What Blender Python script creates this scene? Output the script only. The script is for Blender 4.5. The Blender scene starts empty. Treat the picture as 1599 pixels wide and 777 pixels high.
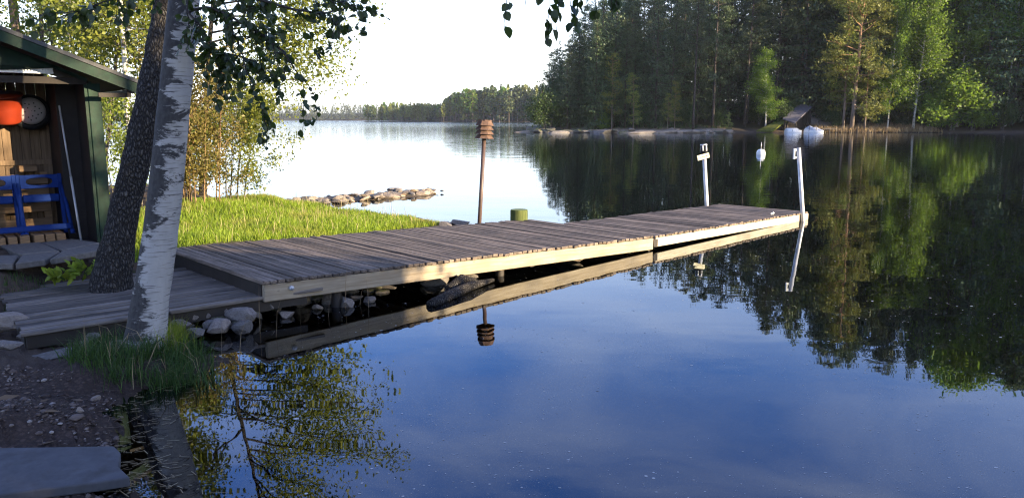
import bpy, math, random
import numpy as np
from mathutils import Vector, Matrix

scene = bpy.context.scene
COL = scene.collection
R = math.radians
H, FPX, HY = 1.75, 1208.0, 186.0          # eye height, focal length in photo pixels, horizon row
PITCH = math.atan((388.5 - HY) / FPX)

# ------------------------------------------------------------------ camera, sky, sun, exposure
cam = bpy.data.cameras.new('camera')
cam_ob = bpy.data.objects.new('camera', cam)
COL.objects.link(cam_ob)
cam.sensor_width = 36.0
cam.lens = 36.0 * FPX / 1599.0
cam.clip_start, cam.clip_end = 0.05, 6000
cam_ob.location = (0, 0, H)
cam_ob.rotation_euler = (R(90) - PITCH, 0, 0)
scene.camera = cam_ob

SUN_AZ, SUN_EL = R(115), R(11.5)
SKY_STRENGTH = 0.145
world = bpy.data.worlds.new("World")
scene.world = world
world.use_nodes = True
wn = world.node_tree
bg = wn.nodes['Background']
sky = wn.nodes.new('ShaderNodeTexSky')
sky.sky_type = 'NISHITA'
sky.sun_disc = False
sky.sun_elevation = SUN_EL
sky.sun_rotation = SUN_AZ
sky.air_density = 1.0
sky.dust_density = 0.6
sky.ozone_density = 3.0
wtc = wn.nodes.new('ShaderNodeTexCoord')
wmap = wn.nodes.new('ShaderNodeMapping')
wmap.inputs['Scale'].default_value = (1.3, 1.3, 4.5)
wmap.inputs['Rotation'].default_value = (0, R(8), R(20))
wno = wn.nodes.new('ShaderNodeTexNoise')
wno.inputs['Scale'].default_value = 1.6
wno.inputs['Detail'].default_value = 5
wno.inputs['Roughness'].default_value = 0.5
wno.inputs['Distortion'].default_value = 0.6
wramp = wn.nodes.new('ShaderNodeMapRange')
wramp.inputs['From Min'].default_value = 0.42
wramp.inputs['From Max'].default_value = 0.85
wramp.inputs['To Max'].default_value = 0.5
# thin white air low over the horizon, as the photo's bleached sky
wsep = wn.nodes.new('ShaderNodeSeparateXYZ')
whz = wn.nodes.new('ShaderNodeMapRange')
whz.inputs['From Min'].default_value = 0.30
whz.inputs['From Max'].default_value = 0.02
whz.inputs['To Max'].default_value = 0.85
wmax = wn.nodes.new('ShaderNodeMath'); wmax.operation = 'MAXIMUM'
wmix = wn.nodes.new('ShaderNodeMix'); wmix.data_type = 'RGBA'
wmix.inputs[7].default_value = (4.9, 4.95, 5.0, 1)
whs = wn.nodes.new('ShaderNodeHueSaturation')
whs.inputs['Saturation'].default_value = 1.22
whs.inputs['Hue'].default_value = 0.525
L = wn.links.new
L(wtc.outputs['Generated'], wmap.inputs[0]); L(wmap.outputs[0], wno.inputs['Vector'])
L(wno.outputs[0], wramp.inputs[0])
L(wtc.outputs['Generated'], wsep.inputs[0]); L(wsep.outputs[2], whz.inputs[0])
L(wramp.outputs[0], wmax.inputs[0]); L(whz.outputs[0], wmax.inputs[1])
L(sky.outputs[0], whs.inputs['Color'])
L(wmax.outputs[0], wmix.inputs[0]); L(whs.outputs[0], wmix.inputs[6])
L(wmix.outputs[2], bg.inputs[0])
bg.inputs[1].default_value = SKY_STRENGTH

sun = bpy.data.lights.new('sun', 'SUN')
sun.energy = 4.8
sun.angle = R(0.5)
sun.color = (1.0, 0.80, 0.52)
sun_ob = bpy.data.objects.new('sun', sun)
COL.objects.link(sun_ob)
sv = Vector((math.sin(SUN_AZ) * math.cos(SUN_EL), math.cos(SUN_AZ) * math.cos(SUN_EL), math.sin(SUN_EL)))
sun_ob.rotation_euler = sv.to_track_quat('Z', 'Y').to_euler()
sun_ob.location = (60, -30, 60)

vs = scene.view_settings
vs.view_transform = 'Standard'
vs.look = 'None'
vs.gamma = 1
vs.use_curve_mapping = False
vs.exposure = 1.85
cy = scene.cycles
cy.use_denoising = True
cy.denoising_prefilter = 'NONE'
cy.filter_width = 1.2
cy.max_bounces = 8
cy.diffuse_bounces = 3
cy.glossy_bounces = 4
cy.transmission_bounces = 4
cy.transparent_max_bounces = 12
cy.sample_clamp_indirect = 8
cy.caustics_reflective = False
cy.caustics_refractive = False

# ------------------------------------------------------------------ helpers
def ray(px, py):
    u = (px - 799.5) / FPX
    v = (388.5 - py) / FPX
    return Vector((u, math.cos(PITCH) + v * math.sin(PITCH), -math.sin(PITCH) + v * math.cos(PITCH)))

def at(px, py, z=0.0):
    d = ray(px, py)
    return Vector((0, 0, H)) + d * ((z - H) / d.z)

def atY(px, py, Y):
    d = ray(px, py)
    return Vector((0, 0, H)) + d * (Y / d.y)

def px_x(px, Y):                            # x of a photo column at ground distance Y (near the horizon)
    return (px - 799.5) / FPX * Y / math.cos(PITCH) * 1.0

def mesh_np(name, V, faces, mats, parent=None, smooth=False, midx=None, attrs=None):
    """faces: (n,3) or (n,4) array, or a list of such arrays"""
    me = bpy.data.meshes.new(name)
    V = np.asarray(V, dtype=np.float32).reshape(-1, 3)
    fl = faces if isinstance(faces, list) else [faces]
    fl = [np.asarray(f, dtype=np.int32) for f in fl if len(f)]
    loops = np.concatenate([f.ravel() for f in fl])
    tot = np.concatenate([np.full(len(f), f.shape[1], dtype=np.int32) for f in fl])
    start = np.concatenate([[0], np.cumsum(tot)[:-1]]).astype(np.int32)
    me.vertices.add(len(V)); me.vertices.foreach_set('co', V.ravel())
    me.loops.add(len(loops)); me.loops.foreach_set('vertex_index', loops)
    me.polygons.add(len(tot)); me.polygons.foreach_set('loop_start', start)
    try:
        me.polygons.foreach_set('loop_total', tot)
    except Exception:
        pass
    if midx is not None:
        me.polygons.foreach_set('material_index', np.asarray(midx, dtype=np.int32))
    me.polygons.foreach_set('use_smooth', np.full(len(tot), bool(smooth)))
    for m in (mats if isinstance(mats, (list, tuple)) else [mats]):
        me.materials.append(m)
    if attrs:
        for k, a in attrs.items():
            at_ = me.attributes.new(k, 'FLOAT', 'POINT')
            at_.data.foreach_set('value', np.asarray(a, dtype=np.float32))
    me.update(calc_edges=True)
    me.validate()
    ob = bpy.data.objects.new(name, me)
    COL.objects.link(ob)
    if parent is not None:
        ob.parent = parent
    return ob

class MB:
    """collects boxes, tubes, slabs into one mesh"""
    def __init__(self):
        self.v, self.q, self.t, self.n = [], [], [], 0
    def add(self, V, Q=None, T=None):
        V = np.asarray(V, dtype=float).reshape(-1, 3)
        if Q is not None and len(Q): self.q.append(np.asarray(Q) + self.n)
        if T is not None and len(T): self.t.append(np.asarray(T) + self.n)
        self.v.append(V); self.n += len(V)
    def box(self, lo, hi, M=None, jit=0.0, rng=None):
        x0, y0, z0 = lo; x1, y1, z1 = hi
        V = np.array([(x0,y0,z0),(x1,y0,z0),(x1,y1,z0),(x0,y1,z0),(x0,y0,z1),(x1,y0,z1),(x1,y1,z1),(x0,y1,z1)], float)
        if jit and rng is not None:
            V += rng.uniform(-jit, jit, V.shape)
        if M is not None:
            V = np.array([M @ Vector(p) for p in V])
        self.add(V, [(0,3,2,1),(4,5,6,7),(0,1,5,4),(1,2,6,5),(2,3,7,6),(3,0,4,7)])
    def slab(self, corners, th):
        """four top corners -> a slab of thickness th below"""
        c = [Vector(p) for p in corners]
        n = (c[1] - c[0]).cross(c[3] - c[0]).normalized()
        if n.z < 0: n = -n
        V = [p for p in c] + [p - n * th for p in c]
        self.add(V, [(0,1,2,3),(7,6,5,4),(0,4,5,1),(1,5,6,2),(2,6,7,3),(3,7,4,0)])
    def tube(self, pts, rad, sides=8, caps=True):
        P = [Vector(p) for p in pts]
        rad = rad if hasattr(rad, '__len__') else [rad] * len(P)
        V, Q, T = [], [], []
        up = Vector((0, 0, 1))
        ref = None
        for i, p in enumerate(P):
            d = (P[min(i + 1, len(P) - 1)] - P[max(i - 1, 0)]).normalized()
            if ref is None:
                ref = Vector((1, 0, 0)) if abs(d.x) < 0.8 else Vector((0, 1, 0))
            a = (ref - d * ref.dot(d)).normalized()
            b = d.cross(a)
            ref = a
            for k in range(sides):
                t = 2 * math.pi * k / sides
                V.append(p + (a * math.cos(t) + b * math.sin(t)) * rad[i])
        n = len(P)
        for i in range(n - 1):
            for k in range(sides):
                k2 = (k + 1) % sides
                Q.append((i*sides+k, i*sides+k2, (i+1)*sides+k2, (i+1)*sides+k))
        if caps:
            V.append(P[0]); V.append(P[-1])
            for k in range(sides):
                k2 = (k + 1) % sides
                T.append((n*sides, k2, k)); T.append((n*sides+1, (n-1)*sides+k, (n-1)*sides+k2))
        self.add(V, Q, T)
    def build(self, name, mat, parent=None, smooth=False):
        return mesh_np(name, np.concatenate(self.v), [np.concatenate(x) for x in (self.q, self.t) if x], mat, parent, smooth)

def bevel(ob, w=0.006, seg=1):
    m = ob.modifiers.new('bevel', 'BEVEL')
    m.width = w; m.segments = seg; m.limit_method = 'ANGLE'; m.angle_limit = R(40)
    return ob

def tag(o, label, cat, group=None, kind=None):
    if label: o['label'] = label
    if cat: o['category'] = cat
    if group: o['group'] = group
    if kind: o['kind'] = kind
    return o

def empty(name, loc=(0, 0, 0), rz=0.0):
    o = bpy.data.objects.new(name, None)
    COL.objects.link(o)
    o.location = loc
    o.rotation_euler = (0, 0, rz)
    o.empty_display_size = 0.2
    return o

def copy_tree(o, loc=None, rz=None, sc=None):
    c = o.copy(); COL.objects.link(c)
    for ch in o.children:
        d = ch.copy(); COL.objects.link(d); d.parent = c
        for g in ch.children:
            e = g.copy(); COL.objects.link(e); e.parent = d
    if loc is not None: c.location = loc
    if rz is not None: c.rotation_euler = (0, 0, rz)
    if sc is not None: c.scale = sc
    return c

# ------------------------------------------------------------------ materials
class NT:
    def __init__(self, name):
        self.m = bpy.data.materials.new(name)
        self.m.use_nodes = True
        self.t = self.m.node_tree
        self.b = self.t.nodes['Principled BSDF']
        self.out = self.t.nodes['Material Output']
    def n(self, kind, **kw):
        x = self.t.nodes.new(kind)
        for k, v in kw.items(): setattr(x, k, v)
        return x
    def l(self, a, b): self.t.links.new(a, b)
    def coord(self, scale=(1, 1, 1), kind='Object'):
        tc = self.n('ShaderNodeTexCoord'); mp = self.n('ShaderNodeMapping')
        mp.inputs['Scale'].default_value = scale
        self.l(tc.outputs[kind], mp.inputs[0])
        return mp.outputs[0]
    def noise(self, vec, scale, detail=4, rough=0.55, dist=0.0):
        x = self.n('ShaderNodeTexNoise')
        x.inputs['Scale'].default_value = scale; x.inputs['Detail'].default_value = detail
        x.inputs['Roughness'].default_value = rough; x.inputs['Distortion'].default_value = dist
        if vec is not None: self.l(vec, x.inputs['Vector'])
        return x.outputs['Fac']
    def ramp(self, fac, stops):
        x = self.n('ShaderNodeValToRGB'); e = x.color_ramp.elements
        while len(e) < len(stops): e.new(0.5)
        for k, (p, c) in enumerate(stops):
            e[k].position = p; e[k].color = (*c, 1) if len(c) == 3 else c
        self.l(fac, x.inputs[0])
        return x.outputs[0]
    def mr(self, fac, a, b, c=0.0, d=1.0):
        x = self.n('ShaderNodeMapRange')
        for k, v in zip(('From Min', 'From Max', 'To Min', 'To Max'), (a, b, c, d)): x.inputs[k].default_value = v
        self.l(fac, x.inputs[0]); return x.outputs[0]
    def mix(self, fac, a, b, mode='MIX'):
        x = self.n('ShaderNodeMix', data_type='RGBA', blend_type=mode)
        for i, s in ((0, fac), (6, a), (7, b)):
            if hasattr(s, 'links'): self.l(s, x.inputs[i])
            else: x.inputs[i].default_value = s if i == 0 else (*s, 1)
        return x.outputs[2]
    def math(self, op, a, b=None):
        x = self.n('ShaderNodeMath', operation=op)
        for i, s in ((0, a), (1, b)):
            if s is None: continue
            if hasattr(s, 'links'): self.l(s, x.inputs[i])
            else: x.inputs[i].default_value = s
        return x.outputs[0]
    def island(self):
        return self.n('ShaderNodeNewGeometry').outputs['Random Per Island']
    def objrand(self):
        return self.n('ShaderNodeObjectInfo').outputs['Random']
    def attr(self, name):
        return self.n('ShaderNodeAttribute', attribute_name=name).outputs['Fac']
    def bump(self, h, strength=0.3, dist=0.02):
        x = self.n('ShaderNodeBump')
        x.inputs['Strength'].default_value = strength; x.inputs['Distance'].default_value = dist
        self.l(h, x.inputs['Height']); self.l(x.outputs[0], self.b.inputs['Normal'])
        return x
    def fin(self, col=None, rough=0.8, spec=0.3, metal=0.0):
        if col is not None:
            if hasattr(col, 'links'): self.l(col, self.b.inputs['Base Color'])
            else: self.b.inputs['Base Color'].default_value = (*col, 1)
        if hasattr(rough, 'links'): self.l(rough, self.b.inputs['Roughness'])
        else: self.b.inputs['Roughness'].default_value = rough
        self.b.inputs['Specular IOR Level'].default_value = spec
        self.b.inputs['Metallic'].default_value = metal
        return self.m

def leaf_mat(name, dark, light, trans=0.35, tcol=None, rough=0.5, gloss=0.08):
    n = NT(name)
    f = n.island(); g = n.objrand()
    col = n.mix(f, dark, light)
    hs = n.n('ShaderNodeHueSaturation')
    n.l(n.mr(g, 0, 1, 0.48, 0.52), hs.inputs['Hue']); n.l(n.mr(g, 0, 1, 0.8, 1.2), hs.inputs['Value'])
    n.l(col, hs.inputs['Color'])
    n.l(hs.outputs[0], n.b.inputs['Base Color'])
    n.b.inputs['Roughness'].default_value = rough
    n.b.inputs['Specular IOR Level'].default_value = gloss * 4
    tr = n.n('ShaderNodeBsdfTranslucent')
    if tcol is None:
        n.l(hs.outputs[0], tr.inputs[0])
    else:
        n.l(n.mix(f, tuple(c * 0.7 for c in tcol), tcol), tr.inputs[0])
    mx = n.n('ShaderNodeMixShader'); mx.inputs[0].default_value = trans
    n.l(n.b.outputs[0], mx.inputs[1]); n.l(tr.outputs[0], mx.inputs[2]); n.l(mx.outputs[0], n.out.inputs[0])
    return n.m

def wood_mat(name, c0, c1, grain=(60, 4, 60), isl=0.5, rough=0.8, knots=True, stain=None, stain_amt=0.0):
    """grain scale is small along the board's length"""
    n = NT(name)
    v = n.coord(grain)
    i = n.island()
    add = n.n('ShaderNodeVectorMath', operation='ADD')
    cmb = n.n('ShaderNodeCombineXYZ')
    n.l(n.math('MULTIPLY', i, 37.0), cmb.inputs[0]); n.l(n.math('MULTIPLY', i, 91.0), cmb.inputs[1]); n.l(n.math('MULTIPLY', i, 53.0), cmb.inputs[2])
    n.l(v, add.inputs[0]); n.l(cmb.outputs[0], add.inputs[1])
    g = n.noise(add.outputs[0], 1.0, 5, 0.6, 0.4)
    col = n.mix(n.mr(g, 0.3, 0.72), c0, c1)
    hs = n.n('ShaderNodeHueSaturation')
    n.l(n.mr(i, 0, 1, 1 - isl * 0.5, 1 + isl * 0.5), hs.inputs['Value']); n.l(col, hs.inputs['Color'])
    out = hs.outputs[0]
    if knots:
        vk = n.n('ShaderNodeTexVoronoi'); vk.inputs['Scale'].default_value = 1.0
        n.l(n.coord(tuple(5.5 if s > 20 else 3.2 for s in grain)), vk.inputs['Vector'])
        out = n.mix(n.mr(vk.outputs['Distance'], 0.065, 0.03, 0, 0.5), out, tuple(c * 0.3 for c in c0))
    if stain is not None:
        s = n.noise(n.coord((1, 1, 1)), 2.2, 4)
        out = n.mix(n.mr(s, 0.5, 0.68, 0, stain_amt), out, stain)
    n.bump(g, 0.35, 0.004)
    return n.fin(out, rough, 0.25)

def plain(name, col, rough=0.6, spec=0.4, metal=0.0, var=0.25, scale=8.0, dirt=None, dirt_amt=0.5, bump=0.1):
    n = NT(name)
    f = n.noise(n.coord(), scale, 5, 0.6)
    c = n.mix(n.mr(f, 0.3, 0.7), tuple(x * (1 - var) for x in col), tuple(min(1, x * (1 + var)) for x in col))
    if dirt is not None:
        d = n.noise(n.coord((1, 1, 0.5)), scale * 0.6, 6, 0.65)
        c = n.mix(n.mr(d, 0.5, 0.7, 0, dirt_amt), c, dirt)
    if bump: n.bump(f, bump, 0.01)
    return n.fin(c, rough, spec, metal)

def rock_mat(name, c0, c1, lichen=(0.3, 0.3, 0.26), moss=None):
    n = NT(name)
    v = n.coord()
    f = n.noise(v, 5, 8, 0.65)
    g = n.objrand()
    c = n.mix(n.mr(f, 0.3, 0.7), c0, c1)
    s = n.noise(v, 45, 3, 0.6)
    c = n.mix(n.mr(s, 0.58, 0.68, 0, 0.55), c, lichen)
    s2 = n.noise(v, 38, 2, 0.6)
    c = n.mix(n.mr(s2, 0.62, 0.7, 0, 0.7), c, tuple(x * 0.35 for x in c0))
    hs = n.n('ShaderNodeHueSaturation')
    n.l(n.mr(g, 0, 1, 0.6, 1.35), hs.inputs['Value']); n.l(n.mr(g, 0, 1, 0.6, 1.3), hs.inputs['Saturation'])
    n.l(c, hs.inputs['Color'])
    out = hs.outputs[0]
    if moss is not None:
        nz = n.n('ShaderNodeSeparateXYZ'); n.l(n.n('ShaderNodeNewGeometry').outputs['Normal'], nz.inputs[0])
        k = n.math('MULTIPLY', n.mr(nz.outputs[2], 0.3, 0.8), n.mr(f, 0.42, 0.55))
        out = n.mix(k, out, moss)
    n.bump(f, 0.5, 0.03)
    return n.fin(out, 0.85, 0.3)

M = {}
M['deck'] = wood_mat('weathered_deck', (0.060, 0.047, 0.037), (0.26, 0.205, 0.160), (70, 3, 70), 0.9, stain=(0.06, 0.052, 0.045), stain_amt=0.6)
M['walk'] = wood_mat('weathered_walkway', (0.06, 0.05, 0.042), (0.22, 0.19, 0.16), (3, 80, 80), 0.9, stain=(0.05, 0.046, 0.04), stain_amt=0.6)
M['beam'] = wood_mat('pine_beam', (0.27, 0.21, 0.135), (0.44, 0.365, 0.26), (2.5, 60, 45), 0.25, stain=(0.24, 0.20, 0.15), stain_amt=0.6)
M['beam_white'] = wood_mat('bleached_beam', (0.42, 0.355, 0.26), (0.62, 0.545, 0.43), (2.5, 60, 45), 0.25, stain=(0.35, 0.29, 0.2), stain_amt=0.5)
M['dark_wood'] = plain('wet_dark_wood', (0.035, 0.028, 0.022), 0.7)
M['shed_board'] = wood_mat('shed_board', (0.12, 0.078, 0.045), (0.26, 0.175, 0.105), (40, 40, 2.5), 0.6)
M['pallet'] = wood_mat('pallet_wood', (0.14, 0.085, 0.045), (0.29, 0.185, 0.10), (3, 40, 40), 0.4)
M['shed_dark'] = plain('dark_interior_wood', (0.028, 0.022, 0.018), 0.8)
M['green_paint'] = plain('green_paint', (0.007, 0.028, 0.016), 0.65, 0.3, var=0.35, scale=14, dirt=(0.035, 0.04, 0.03), dirt_amt=0.5)
M['felt'] = plain('roof_felt', (0.085, 0.085, 0.085), 0.85, 0.3, var=0.25, scale=20)
M['metal_pipe'] = plain('galvanised_pipe', (0.62, 0.62, 0.62), 0.45, 0.5, metal=0.25, dirt=(0.4, 0.36, 0.3), dirt_amt=0.4)
M['white_paint'] = plain('white_paint', (0.78, 0.78, 0.76), 0.45, var=0.05, dirt=(0.4, 0.4, 0.36), dirt_amt=0.35)
M['alu'] = plain('ribbed_alloy', (0.55, 0.57, 0.6), 0.35, 0.5, metal=0.8, var=0.1)
M['plate'] = plain('cream_plate', (0.74, 0.68, 0.46), 0.6, var=0.08)
M['black'] = plain('black_plastic', (0.012, 0.012, 0.013), 0.4)
M['lamp_wood'] = wood_mat('stained_lamp_wood', (0.075, 0.045, 0.033), (0.17, 0.105, 0.075), (25, 25, 8), 0.5, knots=False)
M['rust_pole'] = plain('brown_pole', (0.095, 0.06, 0.05), 0.5, 0.5, var=0.25)
M['orange'] = plain('orange_plastic', (0.25, 0.03, 0.010), 0.4, 0.5, var=0.12)
M['blue'] = plain('blue_plastic', (0.010, 0.034, 0.17), 0.75, 0.15, var=0.15)
M['enamel'] = plain('grey_enamel', (0.36, 0.33, 0.32), 0.5, 0.5, var=0.12)
M['paver'] = plain('paving_stone', (0.15, 0.135, 0.12), 0.9, var=0.25, scale=25, dirt=(0.06, 0.06, 0.045))
M['grey_slab'] = plain('smooth_grey_slab', (0.085, 0.086, 0.092), 0.8, 0.3, var=0.22, scale=9, dirt=(0.05, 0.045, 0.038), dirt_amt=0.6, bump=.3)
M['tarp'] = plain('pale_tarp', (0.45, 0.48, 0.54), 0.6, var=0.12, scale=3)
M['moss_roof'] = plain('mossy_roof', (0.10, 0.11, 0.012), 0.95, var=0.4, scale=3)
M['shingle'] = plain('old_grey_roof', (0.105, 0.10, 0.122), 0.9, var=0.2, scale=3)
M['bark_dark'] = None

def bark(name, c0, c1, sc=(18, 18, 5)):
    n = NT(name)
    v = n.coord(sc)
    vo = n.n('ShaderNodeTexVoronoi', feature='DISTANCE_TO_EDGE'); vo.inputs['Scale'].default_value = 1.0
    dv = n.noise(v, 0.8, 4)
    add = n.n('ShaderNodeVectorMath', operation='ADD'); n.l(v, add.inputs[0])
    cm = n.n('ShaderNodeCombineXYZ'); n.l(n.math('MULTIPLY', dv, 2.0), cm.inputs[0]); n.l(dv, cm.inputs[1]); n.l(cm.outputs[0], add.inputs[1])
    n.l(add.outputs[0], vo.inputs['Vector'])
    h = n.mr(vo.outputs['Distance'], 0.0, 0.35)
    f = n.noise(v, 3.0, 5)
    c = n.mix(n.math('MULTIPLY', h, n.mr(f, 0.25, 0.7)), c0, c1)
    n.bump(h, 0.9, 0.03)
    return n.fin(c, 0.9, 0.2)
M['alder_bark'] = bark('alder_bark', (0.020, 0.018, 0.017), (0.20, 0.185, 0.17), (48, 48, 17))
M['trunk_dark'] = bark('spruce_bark', (0.05, 0.04, 0.034), (0.15, 0.12, 0.10), (9, 9, 3))
M['trunk_grey'] = bark('grey_bark', (0.09, 0.08, 0.07), (0.26, 0.235, 0.21), (9, 9, 4))

def pine_bark():
    n = NT('pine_bark')
    sep = n.n('ShaderNodeSeparateXYZ'); n.l(n.coord(kind='Object'), sep.inputs[0])
    f = n.noise(n.coord((6, 6, 2)), 1.5, 5)
    k = n.mr(n.math('ADD', sep.outputs[2], n.math('MULTIPLY', f, 3.0)), 3.5, 9.0)
    lo = n.mix(f, (0.10, 0.075, 0.06), (0.27, 0.22, 0.18))
    hi = n.mix(f, (0.22, 0.12, 0.065), (0.40, 0.25, 0.15))
    return n.fin(n.mix(k, lo, hi), 0.85, 0.2)
M['pine_bark'] = pine_bark()

def birch_bark(name, near=True):
    n = NT(name)
    v = n.coord((1, 1, 1))
    pale = n.mix(n.noise(n.coord((14, 14, 5)), 1.0, 4), (0.31, 0.295, 0.265), (0.54, 0.51, 0.46))
    s = n.noise(n.coord((5, 5, 105)), 1.0, 3, 0.6)                      # fine horizontal lenticels
    c = n.mix(n.mr(s, 0.57, 0.66, 0, 0.85), pale, (0.06, 0.052, 0.048))
    p = n.noise(n.coord((2.4, 2.4, 6.2)), 1.35, 6, 0.72, 0.5)               # rough black patches
    sep = n.n('ShaderNodeSeparateXYZ'); n.l(v, sep.inputs[0])
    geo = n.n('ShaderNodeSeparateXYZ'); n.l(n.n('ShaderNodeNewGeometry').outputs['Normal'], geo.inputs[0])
    side = n.math('MULTIPLY', geo.outputs[0], -0.125)                       # left side blacker: real bark patches plus the trunk's shade painted in
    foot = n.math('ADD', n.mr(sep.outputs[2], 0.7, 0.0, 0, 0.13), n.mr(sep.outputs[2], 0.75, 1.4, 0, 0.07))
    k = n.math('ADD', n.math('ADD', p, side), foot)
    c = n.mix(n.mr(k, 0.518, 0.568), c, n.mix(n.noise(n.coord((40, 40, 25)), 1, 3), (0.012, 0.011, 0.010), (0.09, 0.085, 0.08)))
    n.bump(n.math('SUBTRACT', n.math('MULTIPLY', s, 0.3), k), 0.5, 0.02)
    return n.fin(c, 0.75, 0.3)
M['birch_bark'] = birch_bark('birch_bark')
n = NT('far_birch_bark')
s_ = n.noise(n.coord((2, 2, 3)), 1.5, 4)
M['birch_far'] = n.fin(n.mix(n.mr(s_, 0.55, 0.62), (0.55, 0.52, 0.47), (0.08, 0.07, 0.06)), 0.8, 0.2)

M['spruce'] = leaf_mat('spruce_needles', (0.04, 0.066, 0.032), (0.10, 0.145, 0.06), 0.2)
M['pine'] = leaf_mat('sunlit_pine_needles', (0.115, 0.14, 0.03), (0.25, 0.275, 0.06), 0.4)  # paler needles for sunlit trees, the sun's brightness put into the colour
M['pine_dark'] = leaf_mat('shaded_pine_needles', (0.052, 0.076, 0.034), (0.125, 0.155, 0.066), 0.25)  # the same needles darker, forest shade put into the colour
M['birch_leaf'] = leaf_mat('birch_leaves', (0.065, 0.125, 0.018), (0.15, 0.235, 0.035), 0.45, (0.28, 0.44, 0.05))
M['near_leaf'] = leaf_mat('near_birch_leaves', (0.025, 0.05, 0.014), (0.05, 0.085, 0.022), 0.30, (0.10, 0.17, 0.025), 0.4, 0.12)
M['bank_leaf'] = leaf_mat('bank_leaves', (0.09, 0.12, 0.018), (0.23, 0.245, 0.04), 0.4, (0.28, 0.34, 0.05))
M['brown_leaf'] = leaf_mat('bronze_leaves', (0.085, 0.075, 0.02), (0.20, 0.145, 0.045), 0.35, (0.20, 0.17, 0.04))
M['dark_leaf'] = leaf_mat('dark_shrub_leaves', (0.03, 0.06, 0.018), (0.07, 0.115, 0.03), 0.3)
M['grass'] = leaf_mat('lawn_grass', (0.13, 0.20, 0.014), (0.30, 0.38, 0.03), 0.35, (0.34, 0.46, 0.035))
def lawn_patches(m):
    n = NT.__new__(NT); n.m = m; n.t = m.node_tree; n.b = n.t.nodes['Principled BSDF']; n.out = n.t.nodes['Material Output']
    hs = [x for x in n.t.nodes if x.type == 'HUE_SAT'][0]; src = hs.inputs['Color'].links[0].from_socket
    f = n.noise(n.coord((1, 1, .3)), 1.1, 4, .65); f2 = n.noise(n.coord((1, 1, .3)), 4.5, 3, .6)
    c = n.mix(n.mr(f, .5, .66, 0, .7), src, (0.30, 0.26, 0.06)); c = n.mix(n.mr(f2, .52, .66, 0, .55), c, (0.07, 0.12, 0.015))
    n.l(c, hs.inputs['Color'])
lawn_patches(M['grass'])
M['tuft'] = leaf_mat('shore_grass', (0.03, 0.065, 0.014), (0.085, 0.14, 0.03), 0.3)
M['straw'] = leaf_mat('dry_straw', (0.24, 0.17, 0.085), (0.42, 0.33, 0.18), 0.25)
M['rock'] = rock_mat('granite', (0.13, 0.11, 0.095), (0.28, 0.245, 0.215))
M['rock_warm'] = rock_mat('warm_granite', (0.17, 0.13, 0.10), (0.37, 0.305, 0.24), (0.5, 0.46, 0.4))
M['rock_moss'] = rock_mat('mossy_rock', (0.10, 0.09, 0.08), (0.22, 0.19, 0.16), moss=(0.07, 0.085, 0.018))

def ground_mat():
    n = NT('ground')
    v = n.coord()
    f1 = n.noise(v, 1.3, 6, 0.6); f2 = n.noise(v, 14, 6, 0.7); f3 = n.noise(v, 70, 3, 0.7)
    dirt = n.mix(f2, (0.05, 0.036, 0.026), (0.13, 0.095, 0.07))
    vo = n.n('ShaderNodeTexVoronoi'); vo.inputs['Scale'].default_value = 38; n.l(v, vo.inputs['Vector'])
    sepc = n.n('ShaderNodeSeparateColor'); n.l(vo.outputs['Color'], sepc.inputs[0])
    peb = n.mix(sepc.outputs[0], (0.05, 0.034, 0.026), (0.125, 0.085, 0.066))
    gravel = n.mix(n.mr(vo.outputs['Distance'], 0.35, 0.6), peb, (0.04, 0.030, 0.024))
    gravel = n.mix(n.mr(f1, 0.35, 0.6, 0.1, 0.6), gravel, (0.06, 0.042, 0.032))
    lawn = n.mix(f2, (0.04, 0.06, 0.012), (0.10, 0.13, 0.03))
    wood = n.mix(f1, (0.022, 0.02, 0.010), (0.06, 0.055, 0.022))
    rock = n.mix(f1, (0.22, 0.165, 0.115), (0.42, 0.34, 0.25))
    rock = n.mix(n.mr(n.noise(v, 0.6, 6, 0.7), 0.5, 0.62), rock, (0.09, 0.085, 0.03))
    rock = n.mix(n.mr(f2, 0.58, 0.66), rock, (0.07, 0.05, 0.035))
    bed = n.mix(f2, (0.022, 0.014, 0.008), (0.05, 0.032, 0.018))
    c = n.mix(n.attr('gravel'), dirt, gravel)
    c = n.mix(n.attr('lawn'), c, lawn)
    c = n.mix(n.attr('forest'), c, wood)
    c = n.mix(n.attr('rock'), c, rock)
    c = n.mix(n.attr('bed'), c, bed)
    n.bump(n.math('ADD', f2, n.math('MULTIPLY', f3, 0.5)), 0.7, 0.03)
    return n.fin(c, 0.95, 0.2)
M['ground'] = ground_mat()

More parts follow.
